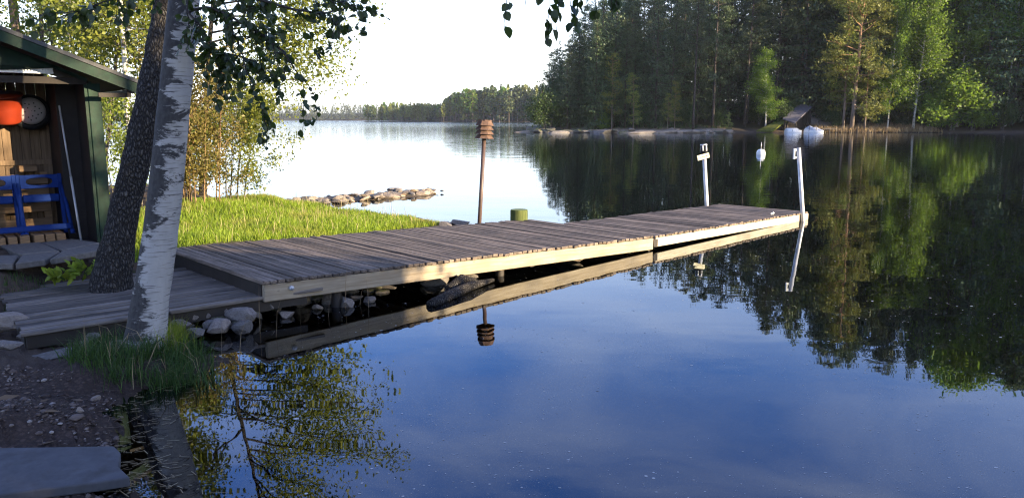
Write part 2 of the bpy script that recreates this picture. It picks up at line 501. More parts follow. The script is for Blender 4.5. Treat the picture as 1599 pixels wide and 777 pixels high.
def water_mat():
    n = NT('lake_water')
    geo = n.n('ShaderNodeNewGeometry')
    mp = n.n('ShaderNodeMapping'); n.l(geo.outputs['Position'], mp.inputs[0])
    sep = n.n('ShaderNodeSeparateXYZ'); n.l(geo.outputs['Position'], sep.inputs[0])
    # calm near the shore, a light breeze farther out
    near = n.noise(mp.outputs[0], 0.9, 2, 0.5)
    mp2 = n.n('ShaderNodeMapping'); mp2.inputs['Scale'].default_value = (0.35, 1.1, 1); n.l(geo.outputs['Position'], mp2.inputs[0])
    mid = n.noise(mp2.outputs[0], 1.1, 3, 0.55)
    far = n.noise(mp2.outputs[0], 0.22, 4, 0.6)
    y = sep.outputs[1]
    h = n.math('MULTIPLY', near, 0.004)
    h = n.math('ADD', h, n.math('MULTIPLY', mid, n.mr(y, 14, 70, 0.0015, 0.016)))
    h = n.math('ADD', h, n.math('MULTIPLY', far, n.mr(y, 120, 420, 0.0, 0.55)))
    bp = n.n('ShaderNodeBump'); bp.inputs['Strength'].default_value = 1.0; bp.inputs['Distance'].default_value = 1.0
    n.l(h, bp.inputs['Height'])
    fr = n.n('ShaderNodeFresnel'); fr.inputs['IOR'].default_value = 1.85; n.l(bp.outputs[0], fr.inputs['Normal'])
    gl = n.n('ShaderNodeBsdfGlossy'); gl.inputs['Roughness'].default_value = 0.012; n.l(bp.outputs[0], gl.inputs['Normal'])
    gl.inputs['Color'].default_value = (0.86, 0.92, 1.0, 1)
    tp = n.n('ShaderNodeBsdfTransparent'); tp.inputs[0].default_value = (0.42, 0.30, 0.17, 1)
    mx = n.n('ShaderNodeMixShader')
    n.l(fr.outputs[0], mx.inputs[0]); n.l(tp.outputs[0], mx.inputs[1]); n.l(gl.outputs[0], mx.inputs[2]); n.l(mx.outputs[0], n.out.inputs[0])
    return n.m
M['water'] = water_mat()

# ------------------------------------------------------------------ ground and lake
def sdist(P, poly):
    """signed distance, positive inside"""
    poly = np.asarray(poly, float)
    d = np.full(len(P), 1e18); inside = np.zeros(len(P), bool)
    for i in range(len(poly)):
        a, b = poly[i], poly[(i + 1) % len(poly)]
        ab = b - a
        t = np.clip(((P - a) @ ab) / (ab @ ab), 0, 1)
        q = P - a - t[:, None] * ab
        d = np.minimum(d, (q * q).sum(1))
        c = (a[1] > P[:, 1]) != (b[1] > P[:, 1])
        with np.errstate(divide='ignore', invalid='ignore'):
            xi = (b[0] - a[0]) * (P[:, 1] - a[1]) / (b[1] - a[1] + 1e-12) + a[0]
        inside ^= c & (P[:, 0] < xi)
    d = np.sqrt(d)
    return np.where(inside, d, -d)

def smooth01(x):
    x = np.clip(x, 0, 1); return x * x * (3 - 2 * x)

PEN = [(0.3, 104.5), (8, 101.5), (16, 98.0), (24, 99), (31, 103.5), (40, 104), (54, 103), (68, 100), (84, 88), (98, 64), (130, 42), (180, 5), (400, -60),
       (900, 300), (300, 420), (110, 330), (40, 210), (13, 155), (2.5, 121)]
HEAD = [(-108, 548), (-80, 522), (-43, 485), (0, 470), (60, 440), (140, 410), (500, 420), (600, 900), (-40, 800), (-90, 620)]
FAR = [(-900, 900), (-500, 960), (-250, 1010), (0, 1020), (700, 1020), (900, 1700), (-1300, 1700), (-1300, 800)]
ctl_px = [(0, 640, .17), (100, 640, .11), (170, 612, .02), (150, 690, .02), (0, 700, .05), (0, 777, .04), (100, 777, .02), (165, 762, -.01), (225, 700, -.04),
          (300, 650, -.07), (250, 622, -.035), (195, 650, -.02), (150, 570, .12), (230, 560, .10), (300, 570, .03), (335, 592, -.04), (345, 545, -.05), (150, 500, .05), (300, 480, .03),
          (345, 505, -.04), (400, 515, -.06), (480, 495, -.05), (560, 470, -.04), (660, 440, -.10), (60, 560, .06), (0, 565, .12), (95, 530, .04), (0, 450, .13), (80, 430, .14), (40, 480, .1), (120, 455, .1),
          (0, 420, .38), (0, 390, .44), (150, 408, .30), (180, 420, .24), (215, 410, .22), (250, 392, .22), (230, 440, .1), (290, 375, .32), (400, 350, .27), (500, 345, .23),
          (600, 345, .16), (655, 350, .08), (688, 352, -.03), (300, 320, .42), (400, 309, .33), (470, 318, .16), (560, 330, .10), (630, 340, .05), (700, 345, -.08)]
CTL = [(at(a, b, c).x, at(a, b, c).y, c) for a, b, c in ctl_px]
CTL += [(-1.5, 6.5, -.08), (-.5, 8, -.18), (1, 9, -.4), (2.5, 10.5, -.7), (4, 13, -1.5), (0, 6, -.5), (1, 4, -.6), (-1, 4, -.35), (-1.6, 4.2, -.18), (3, 3, -1), (6, 8, -2),
        (.2, 12.6, -.45), (2, 15, -1.5), (-.6, 14, -.4), (-3, 20, -1), (-8, 24, -1), (-6.2, 18.6, -.2), (-5.3, 17.2, -.1), (-3.6, 15.6, -.12), (-2.4, 14.6, -.14), (-8, 17, .3), (-7, 14, .45), (-9, 10, .5),
        (-6, 9.5, .47), (-5, 8.2, .45), (-12, 18, .5), (-14, 24, -.3), (-10, 21, -.2), (-20, 25, -.3), (0, 0, .15), (1.5, 0.5, .2), (0, 2.3, -.03), (-2, 1, .2), (3, 1, -.1),
        (4, -3, .4), (8, 0, .3), (11, 2, .4), (10, -3, .6), (15, 5, -.3), (8, 4, -.8), (0, -6, .8), (-6, 0, .8), (-6, 4, .5), (-10, 5, .7), (15, -5, .7), (20, 0, .2), (30, -10, .8), (30, 6, -1.5),
        (-30, 10, 1), (-30, 32, -1.5), (0, 30, -3), (0, -30, 2), (-30, -30, 2.5), (30, -30, 2), (15, 25, -3), (-15, 42, -3), (-22, 14, .9), (12, 8, -2)]
CTL = np.array(CTL)
LAWN = [tuple(at(a, b, c).xy) for a, b, c in ((205, 392, .35), (285, 383, .32), (420, 372, .27), (560, 362, .2), (690, 352, .05), (640, 339, .05), (560, 330, .1), (470, 316, .16), (400, 306, .33), (290, 303, .45), (200, 330, .45))]
SPIT = [(-4.9, 16.0), (-3.6, 16.8), (-2.4, 17.7), (-1.9, 18.1), (-2.2, 18.5), (-3.4, 18.0), (-4.6, 17.1), (-5.2, 16.7)]
BEACH = [(-4.5, 3), (-3.2, 5.45), (-1.9, 5.4), (-1.2, 4.5), (-1.2, 2.4), (3, 1.5), (3, -2), (-4, -2)]

def ground_z(P):
    P = np.asarray(P, float).reshape(-1, 2)
    d2 = ((P[:, None, :] - CTL[None, :, :2]) ** 2).sum(2) + 0.02
    w = d2 ** -1.9
    zn = (w * CTL[:, 2]).sum(1) / w.sum(1)
    x, y = P[:, 0], P[:, 1]
    Lm = np.maximum(-4 - y, np.minimum(-14 - x, 24 - y))
    zm = np.clip(Lm / 8, -3, 2.5)
    z_s = sdist(P, SPIT); zn = np.where(z_s > -.6, np.maximum(zn, .045 * smooth01((z_s + .25) / .4) + np.minimum(z_s + .25, 0) * .35), zn)
    r = np.hypot(x, y)
    z = zn + (zm - zn) * smooth01((r - 20) / 20)
    d = sdist(P, PEN)
    hill = 0.08 + 0.35 * smooth01(d / 4) + .4 * smooth01((d - 3) / 5) + 1.2 * smooth01((d - 4) / 14) + smooth01((d - 12) / 60) * (4.0 + 13.0 * smooth01((x - 18) / 45))
    hill = hill + 11 * smooth01((x - 84) / 14) * smooth01(d / 14)  # unseen knoll added under the shade trees so their shadows reach higher
    hill = hill + 0.12 * np.sin(x * 1.3 + 0.7 * np.sin(y * .9)) * np.sin(y * 1.1 + x * .3) * smooth01(d / 2)
    z = np.where(d > -8, np.maximum(z, np.where(d > 0, hill, np.maximum(d * 0.5, -3) + .12)), z)
    d = sdist(P, HEAD)
    z = np.where(d > -8, np.maximum(z, np.where(d > 0, .2 + smooth01(d / 90) * (3 + 8 * smooth01((x + 60) / 80)), d * .4)), z)
    d = sdist(P, FAR)
    z = np.where(d > -8, np.maximum(z, np.where(d > 0, .3 + smooth01(d / 70) * 9, d * .4)), z)
    return z

def gz(x, y): return float(ground_z([(x, y)])[0])

def build_ground():
    a1 = np.linspace(R(-46), R(46), 430)
    a2 = np.linspace(R(46), R(314), 110)[1:-1]
    A = np.concatenate([a1, a2])
    rr = 0.35 * (1800 / 0.35) ** (np.linspace(0, 1, 400))
    na, nr = len(A), len(rr)
    X = rr[:, None] * np.sin(A)[None, :]; Y = rr[:, None] * np.cos(A)[None, :]
    P = np.stack([X.ravel(), Y.ravel()], 1)
    P = np.concatenate([[(0, 0)], P])
    Z = np.concatenate([ground_z(P[i:i + 20000]) for i in range(0, len(P), 20000)])
    rng = np.random.default_rng(3)
    d_l = sdist(P, LAWN); d_b = sdist(P, BEACH); d_p = sdist(P, PEN); d_h = sdist(P, HEAD); d_f = sdist(P, FAR)
    r = np.hypot(P[:, 0], P[:, 1])
    near = r < 60
    Z = Z + np.where(near & (Z > -.05), rng.normal(0, .006, len(Z)), 0)
    lawn = smooth01(d_l / 0.3 + .5)
    rock = np.zeros(len(P))
    gravel = smooth01(d_b / 0.4 + .5)
    forest = np.maximum.reduce([smooth01((d_p - 2) / 3), smooth01(d_h / 3), smooth01(d_f / 3), np.where((r < 60) & ((P[:, 1] < -6) | (P[:, 0] < -9)), .7, 0)])
    spit_d = sdist(P, SPIT)
    rock = smooth01((d_p + 2) / 1.5) * (1 - smooth01((d_p - 2.5) / 3.5)) * (P[:, 0] < 29)
    rock = np.maximum(rock, smooth01((spit_d + .3) / .3))
    bed = smooth01((-Z + 0.06) / 0.11) * (d_p < -3)
    k = np.arange(na); k2 = (k + 1) % na
    Q = []
    for i in range(nr - 1):
        Q.append(np.stack([1 + i * na + k, 1 + i * na + k2, 1 + (i + 1) * na + k2, 1 + (i + 1) * na + k], 1)[:, ::-1])
    T = np.stack([np.zeros(na, int), 1 + k2, 1 + k], 1)
    ob = mesh_np('ground', np.column_stack([P, Z]), [np.concatenate(Q), T], M['ground'], smooth=True,
                 attrs=dict(lawn=lawn, gravel=gravel, forest=forest, rock=rock, bed=bed))
    tag(ob, None, None, kind='structure')
build_ground()

# the air: one closed box round camera, ground and trees
HAZE_DENSITY = 0.00012
hv = [(x, y, z) for z in (-9, 75) for x, y in ((-1900, -1900), (1900, -1900), (1900, 1900), (-1900, 1900))]
hm = bpy.data.materials.new('haze'); hm.use_nodes = True; hn = hm.node_tree; hn.nodes.remove(hn.nodes['Principled BSDF'])
pv_ = hn.nodes.new('ShaderNodeVolumePrincipled'); pv_.inputs['Color'].default_value = (0.80, 0.88, 1.0, 1); pv_.inputs['Density'].default_value = HAZE_DENSITY
hn.links.new(pv_.outputs[0], hn.nodes['Material Output'].inputs['Volume'])
ob = mesh_np('haze', hv, np.array([(0,3,2,1),(4,5,6,7),(0,1,5,4),(1,2,6,5),(2,3,7,6),(3,0,4,7)]), hm)
tag(ob, 'thin bluish air over the lake', 'haze', None, 'stuff')
ang = np.linspace(0, 2 * np.pi, 97)[:-1]
wv = [(0, 0, 0)] + [(1790 * math.sin(a), 1790 * math.cos(a), 0) for a in ang]
ob = mesh_np('lake_water', wv, np.array([(0, 1 + (k + 1) % 96, 1 + k) for k in range(96)]), M['water'])
tag(ob, None, None, kind='structure')
# ------------------------------------------------------------------ foliage builders
def leaf_quads(C, size, rng, aspect=0.62, hang=0.0, flat=0.0):
    """one rhombic leaf at each centre; hang pulls tips down, flat turns faces up"""
    n = len(C)
    t = rng.normal(size=(n, 3)); t[:, 2] -= hang; t /= np.linalg.norm(t, axis=1)[:, None]
    g = rng.normal(size=(n, 3)); g[:, 2] += flat
    b = np.cross(t, g); b /= np.linalg.norm(b, axis=1)[:, None] + 1e-9
    s = (size * rng.uniform(0.65, 1.25, n))[:, None]
    m = C + t * s * 0.08
    V = np.stack([C - t * s * .5, m + b * s * aspect * .5, C + t * s * .5, m - b * s * aspect * .5], 1).reshape(-1, 3)
    return V, np.arange(4 * n).reshape(n, 4)

def oval_leaves(C, T, size, rng, aspect=0.72):
    """near leaves: six-sided pointed ovals, folded a little along the midrib; T = tip directions"""
    n = len(C)
    t = T / (np.linalg.norm(T, axis=1)[:, None] + 1e-9)
    g = rng.normal(size=(n, 3))
    b = np.cross(t, g); b /= np.linalg.norm(b, axis=1)[:, None] + 1e-9
    nn = np.cross(t, b)
    s = (size * rng.uniform(0.6, 1.25, n))[:, None]
    prof = [(0, 0), (.22, .42), (.5, .5), (.78, .3), (1, 0), (.78, -.3), (.5, -.5), (.22, -.42)]
    V = np.stack([C + t * s * p + b * s * aspect * q + nn * s * 0.16 * abs(q) * 2 for p, q in prof], 1).reshape(-1, 3)
    k = np.arange(n)[:, None] * 8
    Q = np.concatenate([k + np.array([[0, 1, 2, 4]]) * 1, k + np.array([[4, 6, 7, 0]])])
    Q2 = np.concatenate([k + np.array([[2, 3, 4]]), k + np.array([[4, 5, 6]])])
    return V, Q, Q2

def curve_pts(p0, d, L, n, droop, rng, wig=0.08):
    p = np.array(p0, float); d = np.array(d, float); d /= np.linalg.norm(d)
    out = [p.copy()]
    for _ in range(n):
        d = d + rng.normal(0, wig, 3) + np.array([0, 0, -droop / n]); d /= np.linalg.norm(d)
        p = p + d * (L / n); out.append(p.copy())
    return np.array(out)

def trunk_curve(h, lean, rng, n=9, wig=0.02):
    z = np.linspace(0, 1, n + 1)
    wx = np.cumsum(rng.normal(0, wig, n + 1)) * h / n; wy = np.cumsum(rng.normal(0, wig, n + 1)) * h / n
    wx -= wx[0]; wy -= wy[0]
    return np.column_stack([lean[0] * z ** 1.3 + wx, lean[1] * z ** 1.3 + wy, z * h])

def along(P, t):
    f = np.clip(t, 0, 1) * (len(P) - 1); i = min(int(f), len(P) - 2)
    return P[i] + (P[i + 1] - P[i]) * (f - i)

def broadleaf(seed, h, lo, rad, nb, nleaf, size, tr, lean=(0, 0), spread=0.14, droop=0.5, up=0.6, side=(0, 0), sides=7, stems=1, hang=0.6, wig=.02, path=None):
    """trunk+limbs and leaf cloud; side biases branches towards a direction"""
    rng = np.random.default_rng(seed)
    mb = MB(); C = []
    for st in range(stems):
        ln = (lean[0] + (rng.normal(0, h * .12) if stems > 1 else 0), lean[1] + (rng.normal(0, h * .12) if stems > 1 else 0))
        hh = h * (1 if st == 0 else rng.uniform(.65, 1))
        T = trunk_curve(hh, ln, rng, wig=wig)
        if stems > 1: T[:, :2] += rng.normal(0, .15, 2)
        if path is not None: T = np.asarray(path, float)
        z = np.linspace(0, 1, len(T))
        rad_t = tr * (1 - .85 * z) * (1 + .45 * np.exp(-z * h / (tr * 2.5)))
        if path is None: mb.tube(T, rad_t, sides)
        nbs = max(3, nb // stems)
        for b in range(nbs):
            t = lo / hh + (1 - lo / hh) * ((b + rng.uniform(0, .9)) / nbs)
            t = min(t, .985)
            p0 = along(T, t)
            az = rng.uniform(0, 2 * np.pi)
            k = (t - lo / hh) / (1 - lo / hh)
            L = rad * (0.35 + 0.65 * math.sin(math.pi * min(1, .18 + .80 * k) ** .9)) * rng.uniform(.65, 1.15)
            d = np.array([math.cos(az) + side[0], math.sin(az) + side[1], up * rng.uniform(.5, 1.3) + k * .6])
            P = curve_pts(p0, d, L, 6, droop, rng)
            r0 = max(.006, min(tr * .45, .02 * L + .006) * (1 - .5 * t))
            mb.tube(P, np.linspace(r0, r0 * .2, len(P)), 5 if sides > 5 else 4, False)
            ns = int(3 + L * 2.2)
            for s in range(ns):
                q0 = along(P, rng.uniform(.2, 1))
                dd = (P[-1] - P[0]) / (L + 1e-6) * .8 + rng.normal(0, .55, 3)
                S = curve_pts(q0, dd, L * rng.uniform(.2, .42), 4, droop * 1.6, rng, .12)
                mb.tube(S, np.linspace(r0 * .35, r0 * .1, len(S)), 3, False)
                C.append((S, L))
            C.append((P[2:], L))
    wts = np.array([np.linalg.norm(S[-1] - S[0]) + .05 for S, _ in C]); wts /= wts.sum()
    cnt = rng.multinomial(nleaf, wts)
    pts = []
    for (S, _), c in zip(C, cnt):
        if c == 0: continue
        f = rng.uniform(0, len(S) - 1.001, c); i = f.astype(int)
        pts.append(S[i] + (S[i + 1] - S[i]) * (f - i)[:, None] + rng.normal(0, spread, (c, 3)))
    Cc = np.concatenate(pts)
    V, Q = leaf_quads(Cc, size, rng, hang=hang)
    return mb, V, Q

def spruce(seed, h, rmax, lo=0.08, dens=1.0):
    rng = np.random.default_rng(seed)
    mb = MB(); T = trunk_curve(h, rng.normal(0, h * .012, 2), rng, wig=.008)
    z = np.linspace(0, 1, len(T)); mb.tube(T, h * .0085 * (1.02 - z) + .01, 7)
    C, S = [], []
    nw = int(h * 2.3)
    for w in range(nw):
        t = lo + (1 - lo) * (w / nw)
        L0 = rmax * (1 - (t - lo) / (1 - lo)) ** .75 * (0.6 + .4 * min(1, (t - lo) * 6)) + .12
        for b in range(rng.integers(4, 7)):
            if rng.random() < .14: continue
            az = rng.uniform(0, 2 * np.pi); L = L0 * rng.uniform(.55, 1.2)
            d = np.array([math.cos(az), math.sin(az), .15 - .35 * (1 - t) + .5 * t])
            P = curve_pts(along(T, t + rng.uniform(-.5, .5) / nw), d, L, 4, .35, rng, .05)
            P[-1, 2] += .12 * L
            if L > .8: mb.tube(P, np.linspace(.02 + .01 * L, .006, len(P)), 3, False)
            m = max(4, int(L * 11 * dens))
            f = rng.uniform(.15, 1, m) ** .8 * (len(P) - 1.001); i = f.astype(int)
            q = P[i] + (P[i + 1] - P[i]) * (f - i)[:, None]
            wd = .16 * L + .06
            q += rng.normal(0, 1, (m, 3)) * np.array([wd, wd, .07]) ; q[:, 2] -= rng.uniform(0, .22, m) * min(1, L)
            C.append(q); S.append(np.full(m, .20 + .12 * min(1, L)))
    C = np.concatenate(C); S = np.concatenate(S)
    V, Q = leaf_quads(C, S, rng, .5, hang=.9)
    return mb, V, Q

def pine(seed, h, lo, rmax, lean=(0, 0), nb=34, dens=1.0, tr=None, tuft=0.30, top=.35):
    rng = np.random.default_rng(seed)
    mb = MB(); T = trunk_curve(h, lean, rng, wig=.012)
    tr = tr or h * .0095
    z = np.linspace(0, 1, len(T)); mb.tube(T, tr * (1.03 - z * .9), 8)
    C = []
    for b in range(nb):
        k = (b + rng.uniform(0, 1)) / nb
        t = min(.99, lo + (1 - lo) * k)
        L = rmax * (top + (1 - top) * math.sin(math.pi * (.15 + .8 * k)) ** .8) * rng.uniform(.55, 1.2) * (1 - .35 * k)
        az = rng.uniform(0, 2 * np.pi)
        d = np.array([math.cos(az), math.sin(az), rng.uniform(-.15, .35) + .6 * k])
        P = curve_pts(along(T, t), d, L, 5, .1, rng, .13)
        mb.tube(P, np.linspace(.018 + .016 * L, .01, len(P)), 4, False)
        for s in range(int(3 + L * 2.0)):
            f = rng.uniform(.35, 1)
            q = curve_pts(along(P, f), (P[-1] - P[0]) / L + rng.normal(0, .6, 3), L * .28, 2, -.15, rng, .15)
            mb.tube(q, [.012, .008, .005], 3, False)
            m = int(17 * dens)
            c = q[-1] + rng.normal(0, 1, (m, 3)) * np.array([.27, .27, .11]) * (0.6 + .25 * L)
            C.append(c)
    C = np.concatenate(C)
    V, Q = leaf_quads(C, tuft, rng, .34, hang=-.5)
    return mb, V, Q

def make_tree(name, parts, barkm, leafm, loc, label, group=None, rz=0.0, cat='tree', sc=None, crown='crown', trunk='trunk', smooth=True):
    mb, V, Q = parts
    r = empty(name, loc, rz)
    mb.build(trunk, barkm, r, smooth)
    mesh_np(crown, V, Q, leafm, r)
    if sc is not None: r.scale = sc
    tag(r, label, cat, group)
    return r

# ------------------------------------------------------------------ the dock
def frame(o, ex, ey):
    ex = ex.normalized(); ez = ex.cross(ey).normalized(); ey = ez.cross(ex).normalized()
    return Matrix(((ex.x, ey.x, ez.x, o.x), (ex.y, ey.y, ez.y, o.y), (ex.z, ey.z, ez.z, o.z), (0, 0, 0, 1)))

nR, nL = at(410, 440, .365), at(280, 382, .365)
fR = at(1024, 368, .20)
ex = (fR - nR); L1 = ex.length
left = Vector((-ex.y, ex.x, 0))
W1, W2 = 2.42, 1.74
rng = np.random.default_rng(11)

def deck_mesh(length, width, pitch=0.076, th=0.03, x0=0.0, raised=()):
    mb = MB(); x = x0; k = 0
    while x < x0 + length - 0.05:
        w = pitch - rng.uniform(.008, .013)
        w = min(w, x0 + length - x)
        dz = rng.normal(0, .003); e0 = rng.uniform(-.025, .025); e1 = rng.uniform(-.03, .03)
        mb.box((x, -e0 * .6, -th + dz), (x + w, width + e1, dz), jit=.0025, rng=rng)
        x += pitch
    return mb

M1 = frame(nR, ex, left)
dock = empty('dock'); dock.matrix_world = M1
tag(dock, 'long weathered plank dock sloping from the shore, with a pale pine side beam', 'dock')
bevel(deck_mesh(L1 - .012, W1).build('deck', M['deck'], dock), .004)
mb = MB(); mb.box((.02, .012, -.185), (L1 - .03, .057, -.034)); bevel(mb.build('side_beam', M['beam'], dock), .005)
mb = MB(); mb.box((.02, W1 - .06, -.18), (L1 - .03, W1 - .015, -.034)); bevel(mb.build('side_beam', M['beam'], dock), .005)
mb = MB()
mb.box((.012, .062, -.19), (.05, W1 - .065, -.034)); mb.build('end_board', M['dark_wood'], dock)
mb = MB()
for k in range(1, 6): mb.box((L1 * k / 6, .06, -.16), (L1 * k / 6 + .05, W1 - .063, -.036))
mb.build('cross_beam', M['dark_wood'], dock)
bx = (at(455, 447, .29) - nR).length
mb = MB(); mb.tube([(bx, .012, -.085), (bx, -.012, -.085)], .022, 14); mb.tube([(bx, -.0121, -.085), (bx, -.022, -.085)], .010, 8)
mb.build('bolt', M['metal_pipe'], dock, True)
for k, yy in ((.14, .05), (.14, W1 - .1), (.52, .1), (.52, W1 - .1), (.93, .1), (.93, W1 - .1)):
    mb = MB(); mb.tube([(L1 * k, yy + .06, -.04), (L1 * k, yy + .06, -.75)], .05, 8); mb.build('leg', M['dark_wood'], dock, True)

eR = at(1264, 330, .14)
ex2 = eR - fR; L2 = ex2.length
M2 = frame(fR, ex2, Vector((-ex2.y, ex2.x, 0)))
dock2 = empty('dock_section'); dock2.matrix_world = M2
tag(dock2, 'sunlit outer section of the plank dock lying low on the water between two metal posts', 'dock')
bevel(deck_mesh(L2, W2, x0=.012).build('deck', M['deck'], dock2), .004)
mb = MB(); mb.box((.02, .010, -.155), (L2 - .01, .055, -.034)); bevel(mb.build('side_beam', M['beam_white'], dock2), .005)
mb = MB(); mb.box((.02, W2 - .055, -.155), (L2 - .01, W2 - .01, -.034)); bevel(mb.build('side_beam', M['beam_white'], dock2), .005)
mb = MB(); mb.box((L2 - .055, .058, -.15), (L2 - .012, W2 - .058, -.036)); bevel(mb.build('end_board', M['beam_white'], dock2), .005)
mb = MB(); mb.box((.5, .2, -.33), (L2 - .4, .7, -.06)); mb.box((.5, 1.05, -.33), (L2 - .4, 1.55, -.06)); mb.build('float', M['black'], dock2)
mb = MB(); mb.box((-.03, .003, -.15), (.06, .0085, -.05)); mb.build('joint_plate', M['dark_wood'], dock2)
# small cleat lying on the deck near its outer end
cp = at(1206, 336, .15)
cl = M2.inverted() @ cp
mb = MB(); mb.tube([(cl.x - .07, cl.y, .03), (cl.x + .07, cl.y, .03)], .008, 7); mb.tube([(cl.x - .025, cl.y, -.003), (cl.x - .025, cl.y, .03)], .007, 6); mb.tube([(cl.x + .025, cl.y, -.003), (cl.x + .025, cl.y, .06)], .007, 6)
mb.build('cleat', M['metal_pipe'], dock2, True)

# lower walkway, boards running lengthwise
wR = at(412, 463, .225); wF = at(33, 521, .20)
wex = (wF - wR); wl = wex.length
WM = frame(wF, wR - wF, Vector((-(wR - wF).y, (wR - wF).x, 0)))
walk = empty('boardwalk'); walk.matrix_world = WM
tag(walk, 'low grey boardwalk of long worn planks leading from the shed to the dock', 'boardwalk')
def wl_pt(px, py): return WM.inverted() @ at(px, py, .215)
mb = MB(); y = 0.0
split = 1.02
while y < 1.86:
    wd_ = rng.uniform(.085, .125)
    w = wd_ - rng.uniform(.013, .024)
    dz = rng.uniform(-.004, .004)
    if y < 1.05:
        x0 = rng.uniform(-.02, .02) - .0 ; xs = [(x0, split + rng.uniform(-.01, .01)), (split + .012 + rng.uniform(0, .01), wl + .55)]
        if y > .3 and rng.random() < .6: xs = [(x0, wl + .5)]
    else:
        xs = [(rng.uniform(-.02, .02), .86 + rng.uniform(-.02, .02)), (.90 + rng.uniform(-.02, .02), wl + .9)]
    for a, b in xs:
        mb.box((a, y, -.028 + dz), (b, y + w, dz), jit=.003, rng=rng)
    y += wd_
bevel(mb.build('deck', M['walk'], walk), .004)
mb = MB(); mb.box((.03, .03, -.13), (wl + .4, .075, -.033)); mb.build('edge_beam', M['dark_wood'], walk)
mb = MB(); mb.box((.02, .08, -.13), (.065, 1.8, -.034)); mb.build('end_beam', M['dark_wood'], walk)

# ------------------------------------------------------------------ posts, lantern, stump, buoy
def post(name, base, top, r, mat, label, cat):
    root = empty(name, base); tag(root, label, cat)
    mb = MB(); mb.tube([(0, 0, 0), tuple(top - base)], r, 14); mb.build('pipe', mat, root, True)
    return root
b1 = at(1110, 326, 0) ; b1 = atY(1111, 330, 14.75); b1.z = -.9
t1 = atY(1099.5, 240, 14.75)
p1 = post('mooring_post', b1, t1, .038, M['metal_pipe'], 'leaning pale metal post with name plate and dark cap behind the dock end', 'post')
dd = (t1 - b1)
t1l = dd
un = dd.normalized()
mb = MB(); mb.tube([t1l - un * .01, t1l + un * .05, t1l + un * .16], [.05, .072, .066], 16); mb.build('cap', M['black'], p1, True)
mb = MB(); mb.tube([t1l + un * .161, t1l + un * .178], [.07, .062], 16); mb.build('cap_rim', M['metal_pipe'], p1, True)
for a0 in range(6):
    a = a0 * math.pi / 3
    if a0 in (4, 5):
        o_ = Vector((math.cos(a), math.sin(a), 0)) * .066
        mb = MB(); mb.tube([t1l + un * .055 + o_, t1l + un * .155 + o_ * .97], .014, 7); mb.build('lamp_strip', M['white_paint'], p1, True)
pc = t1l - un * .05 + Vector((-.03, -.065, 0))
pm = Matrix.Translation(pc) @ Matrix.Rotation(R(12), 4, 'Z') @ Matrix.Rotation(R(-14), 4, 'Y')
mb = MB(); mb.box((-.125, -.01, -.047), (.115, .012, .047), pm); pl = mb.build('name_plate', M['plate'], p1)
mb = MB(); rr_ = random.Random(4); x = -.085
while x < .075:
    w = rr_.uniform(.008, .018); hh = rr_.uniform(.008, .018)
    mb.box((x, -.0125, -.01), (x + w, -.0103, -.01 + hh), pm); x += w + .006
mb.build('faded_marks', M['lamp_wood'], pl)

b2 = at(1254, 345, 0); Y2 = b2.y
t2 = atY(1247, 231, Y2); b2 = b2 - (t2 - b2) * .6
p2 = post('mooring_post', b2, t2, .035, M['metal_pipe'], 'tall pale metal post standing in the water against the right corner of the dock', 'post')
t2l = t2 - b2; un2 = t2l.normalized()
mb = MB(); mb.tube([t2l + Vector((-.075, -.01, -.19)), t2l + Vector((-.075, -.01, -.01))], .018, 8)
mb.box((-.08, -.02, -.05), (-.03, .02, -.015), Matrix.Translation(t2l)); mb.box((-.08, -.02, -.18), (-.03, .02, -.145), Matrix.Translation(t2l))
mb.build('bracket', M['white_paint'], p2)

lb = atY(745, 352, 11.8); lb.z = -.4
lt = atY(756, 216, 11.8)
lan = empty('lantern_post', lb); tag(lan, 'leaning brown pole carrying a wooden lantern of four stacked louvred tiers', 'lantern')
tl = lt - lb
mb = MB(); mb.tube([(0, 0, 0), tuple(tl + tl.normalized() * .05)], .031, 12); mb.build('pole', M['rust_pole'], lan, True)
ax = Matrix.Translation(tl) @ Matrix.Rotation(R(3), 4, 'Y')
def tier(z0, r0, r1, h, th=.012, n=8):
    mb = MB(); V = []; Q = []
    for rr, z in ((r0, z0), (r1, z0 + h), (r1 - th, z0 + h - .002), (r0 - th, z0 - .002)):
        for k in range(n):
            a = 2 * math.pi * (k + .5) / n
            V.append(ax @ Vector((rr * math.cos(a), rr * math.sin(a), z)))
    for i in range(4):
        for k in range(n):
            k2 = (k + 1) % n; j = (i + 1) % 4
            Q.append((i*n+k, i*n+k2, j*n+k2, j*n+k))
    mb.add(V, Q)
    return mb
for k in range(4):
    z0 = .00 + .064 * k
    tier(z0, .158 - .004 * k, .105, .056 if k < 3 else .07).build('lamp_shade', M['lamp_wood'], lan)
mb = MB(); mb.tube([ax @ Vector((0, 0, .262)), ax @ Vector((0, 0, .275))], .108, 8); mb.build('lamp_top', M['lamp_wood'], lan)
mb = MB(); mb.tube([ax @ Vector((0, 0, .03)), ax @ Vector((0, 0, .26))], .08, 10); mb.build('lamp_core', M['shed_dark'], lan)

